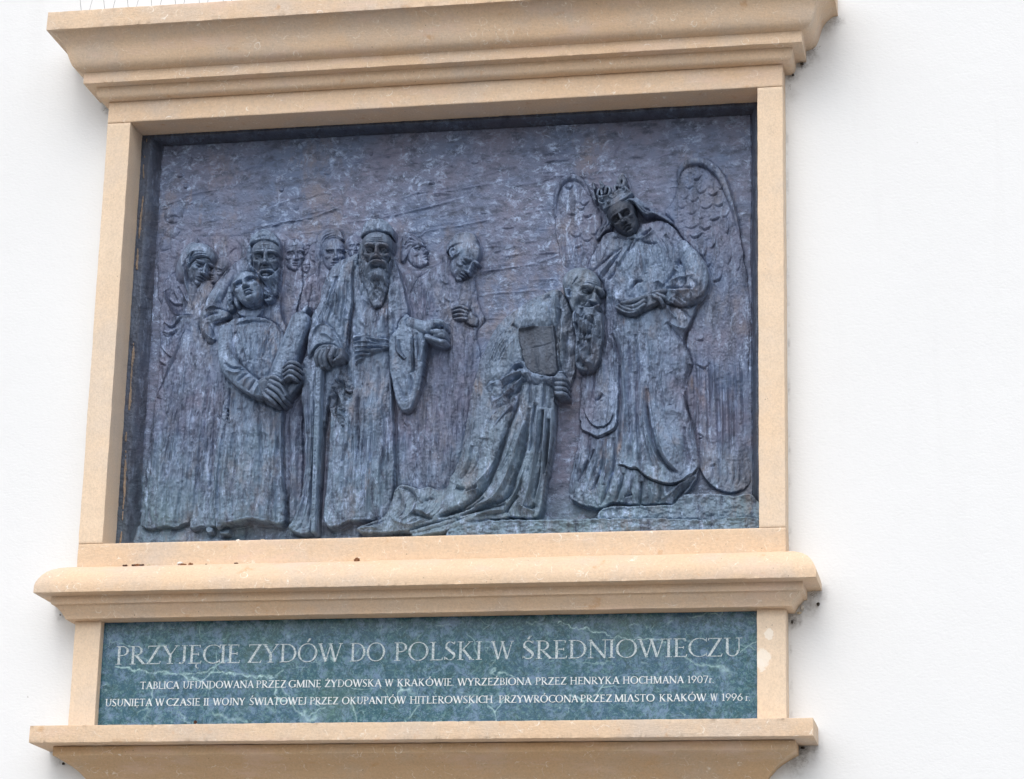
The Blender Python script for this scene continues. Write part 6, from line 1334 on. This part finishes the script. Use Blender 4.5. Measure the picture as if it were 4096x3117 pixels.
# dirt and cobweb caught between the mouldings and the wall
M['dirt'] = speck("black_dirt", (.03, .025, .02), (.10, .085, .07)); M['web'] = speck("grey_cobweb", (.12, .11, .10), (.24, .22, .20))
def tangle(name, px, py, w, h, n, mat, seed, rad=.00035, **kw):
    r = random.Random(seed); (x,), (z,) = unproject([px], [py], [-.006])
    sx, sz = w * MM / 2000, h * MM / 2000
    bm = bmesh.new()
    for _ in range(n):
        p = Vector((r.gauss(0, sx * .5), r.uniform(-.008, .002), r.gauss(0, sz * .5))); d = Vector((r.gauss(0, 1), r.gauss(0, .3), r.gauss(0, 1))).normalized()
        ring = None
        for k in range(9):
            q = [bm.verts.new(p + Vector((math.cos(a) * rad, -abs(math.sin(a)) * rad * .5, math.sin(a) * rad))) for a in (0, 2.1, 4.2)]
            if ring:
                for i in range(3): bm.faces.new((ring[i], ring[(i + 1) % 3], q[(i + 1) % 3], q[i]))
            ring = q
            d = (d + Vector((r.gauss(0, .5), r.gauss(0, .15), r.gauss(0, .5)))).normalized()
            p = p + d * (sx + sz) * .10
            p.x *= .97; p.z *= .97; p.y = min(.002, max(-.012, p.y))
    me_ = bpy.data.meshes.new(name); bm.to_mesh(me_); bm.free()
    o = link(name, me_, mat, **kw); o.location = (x, -.006, z); return o
G1 = "cobwebs and dirt in the corners of the frame"
for px_, py_, w_, h_, n_, mt, lb in ((3176, 300, 34, 20, 60, 'dirt', "black dirt under the lowest right corner of the cornice"), (3212, 256, 50, 26, 60, 'dirt', "dark cobweb under the right end of the middle cornice band"), (3262, 205, 40, 40, 40, 'web', "thin cobweb below the right curve of the cornice"),
                                     (3158, 360, 16, 70, 14, 'web', "long hanging thread beside the top of the right jamb"), (3330, 85, 60, 24, 40, 'web', "wispy cobweb under the top right slab of the cornice"), (3276, 2417, 20, 24, 60, 'dirt', "clump of dirt stuck on the wall right of the sill"), (3172, 2488, 24, 30, 70, 'dirt', "dirt heap in the corner above the lower right pilaster"),
                                     (3262, 2378, 60, 24, 60, 'web', "dusty cobweb under the right end of the sill"), (3215, 2992, 56, 22, 70, 'dirt', "thick black dirt under the right end of the shelf"), (3190, 3040, 90, 40, 40, 'web', "grey cobweb beside the right side of the corbel"),
                                     (420, 438, 16, 26, 30, 'web', "dusty cobweb at the lower left end of the cornice"), (245, 2460, 16, 16, 30, 'dirt', "dirt speck below the left end of the sill"), (258, 3055, 44, 22, 40, 'dirt', "dirt below the left end of the shelf")):
    if mt == 'web': tangle("cobweb", px_, py_, w_ * .7, h_ * .7, int(n_ * .3), M[mt], px_, .00022, label=lb, category="cobweb", group=G1)
    else: lump("dirt", px_ - 4, py_, -.007, w_ * (.34 if px_ != 3276 else .7), h_ * (.5 if px_ != 3276 else .7), M[mt], px_ % 19, None, 1.1, label=lb, category="dirt", group=G1)
lump("feather", 3211, 2431, -.006, 16, 26, M['pebble'], 3, None, .5, label="scrap of white down caught below the right end of the sill", category="feather")
lump("leaf_scrap", 3196, 2452, -.008, 22, 10, M['pebble_tan'], 8, None, .5, label="orange leaf scrap caught beside the white down", category="leaf")

# pigeon wires on the cornice
tw = NT("wire"); tw.out((.30, .33, .36), .35, .5, .9); M['wire'] = tw.mat
SB = Vector((0, -(D0 + .1), ZT + .3238))
spikes = link("bird_spikes", None, label="row of thin pigeon spikes along the top of the cornice", category="bird spikes"); spikes.location = SB
bm = bmesh.new()
for v0, v1 in (((-1.19, -.012, 0), (1.19, .012, .004)),):
    vs = [bm.verts.new(Vector((x, y, z))) for x in (v0[0], v1[0]) for y in (v0[1], v1[1]) for z in (v0[2], v1[2])]
    for f in ((0, 1, 3, 2), (4, 6, 7, 5), (0, 4, 5, 1), (2, 3, 7, 6), (0, 2, 6, 4), (1, 5, 7, 3)): bm.faces.new([vs[i] for i in f])
me = bpy.data.meshes.new("base_strip"); bm.to_mesh(me); bm.free(); link("base_strip", me, M['wire'], spikes)
for i in range(29):
    for k, (dx, lx, ly) in enumerate(((0, -.008, -.035), (.019, .004, .035))):
        a = Vector((-1.150 + i * .0788 + dx, 0, .003)); b = a + Vector((lx, ly, .11))
        bm = bmesh.new(); ring = []
        for p in (a, b): ring.append([bm.verts.new(p + Vector((math.cos(t) * .0008, math.sin(t) * .0008, 0))) for t in (0, 1.57, 3.14, 4.71)])
        for j in range(4): bm.faces.new((ring[0][j], ring[0][(j + 1) % 4], ring[1][(j + 1) % 4], ring[1][j]))
        me = bpy.data.meshes.new("spike"); bm.to_mesh(me); bm.free(); link("spike", me, M['wire'], spikes)
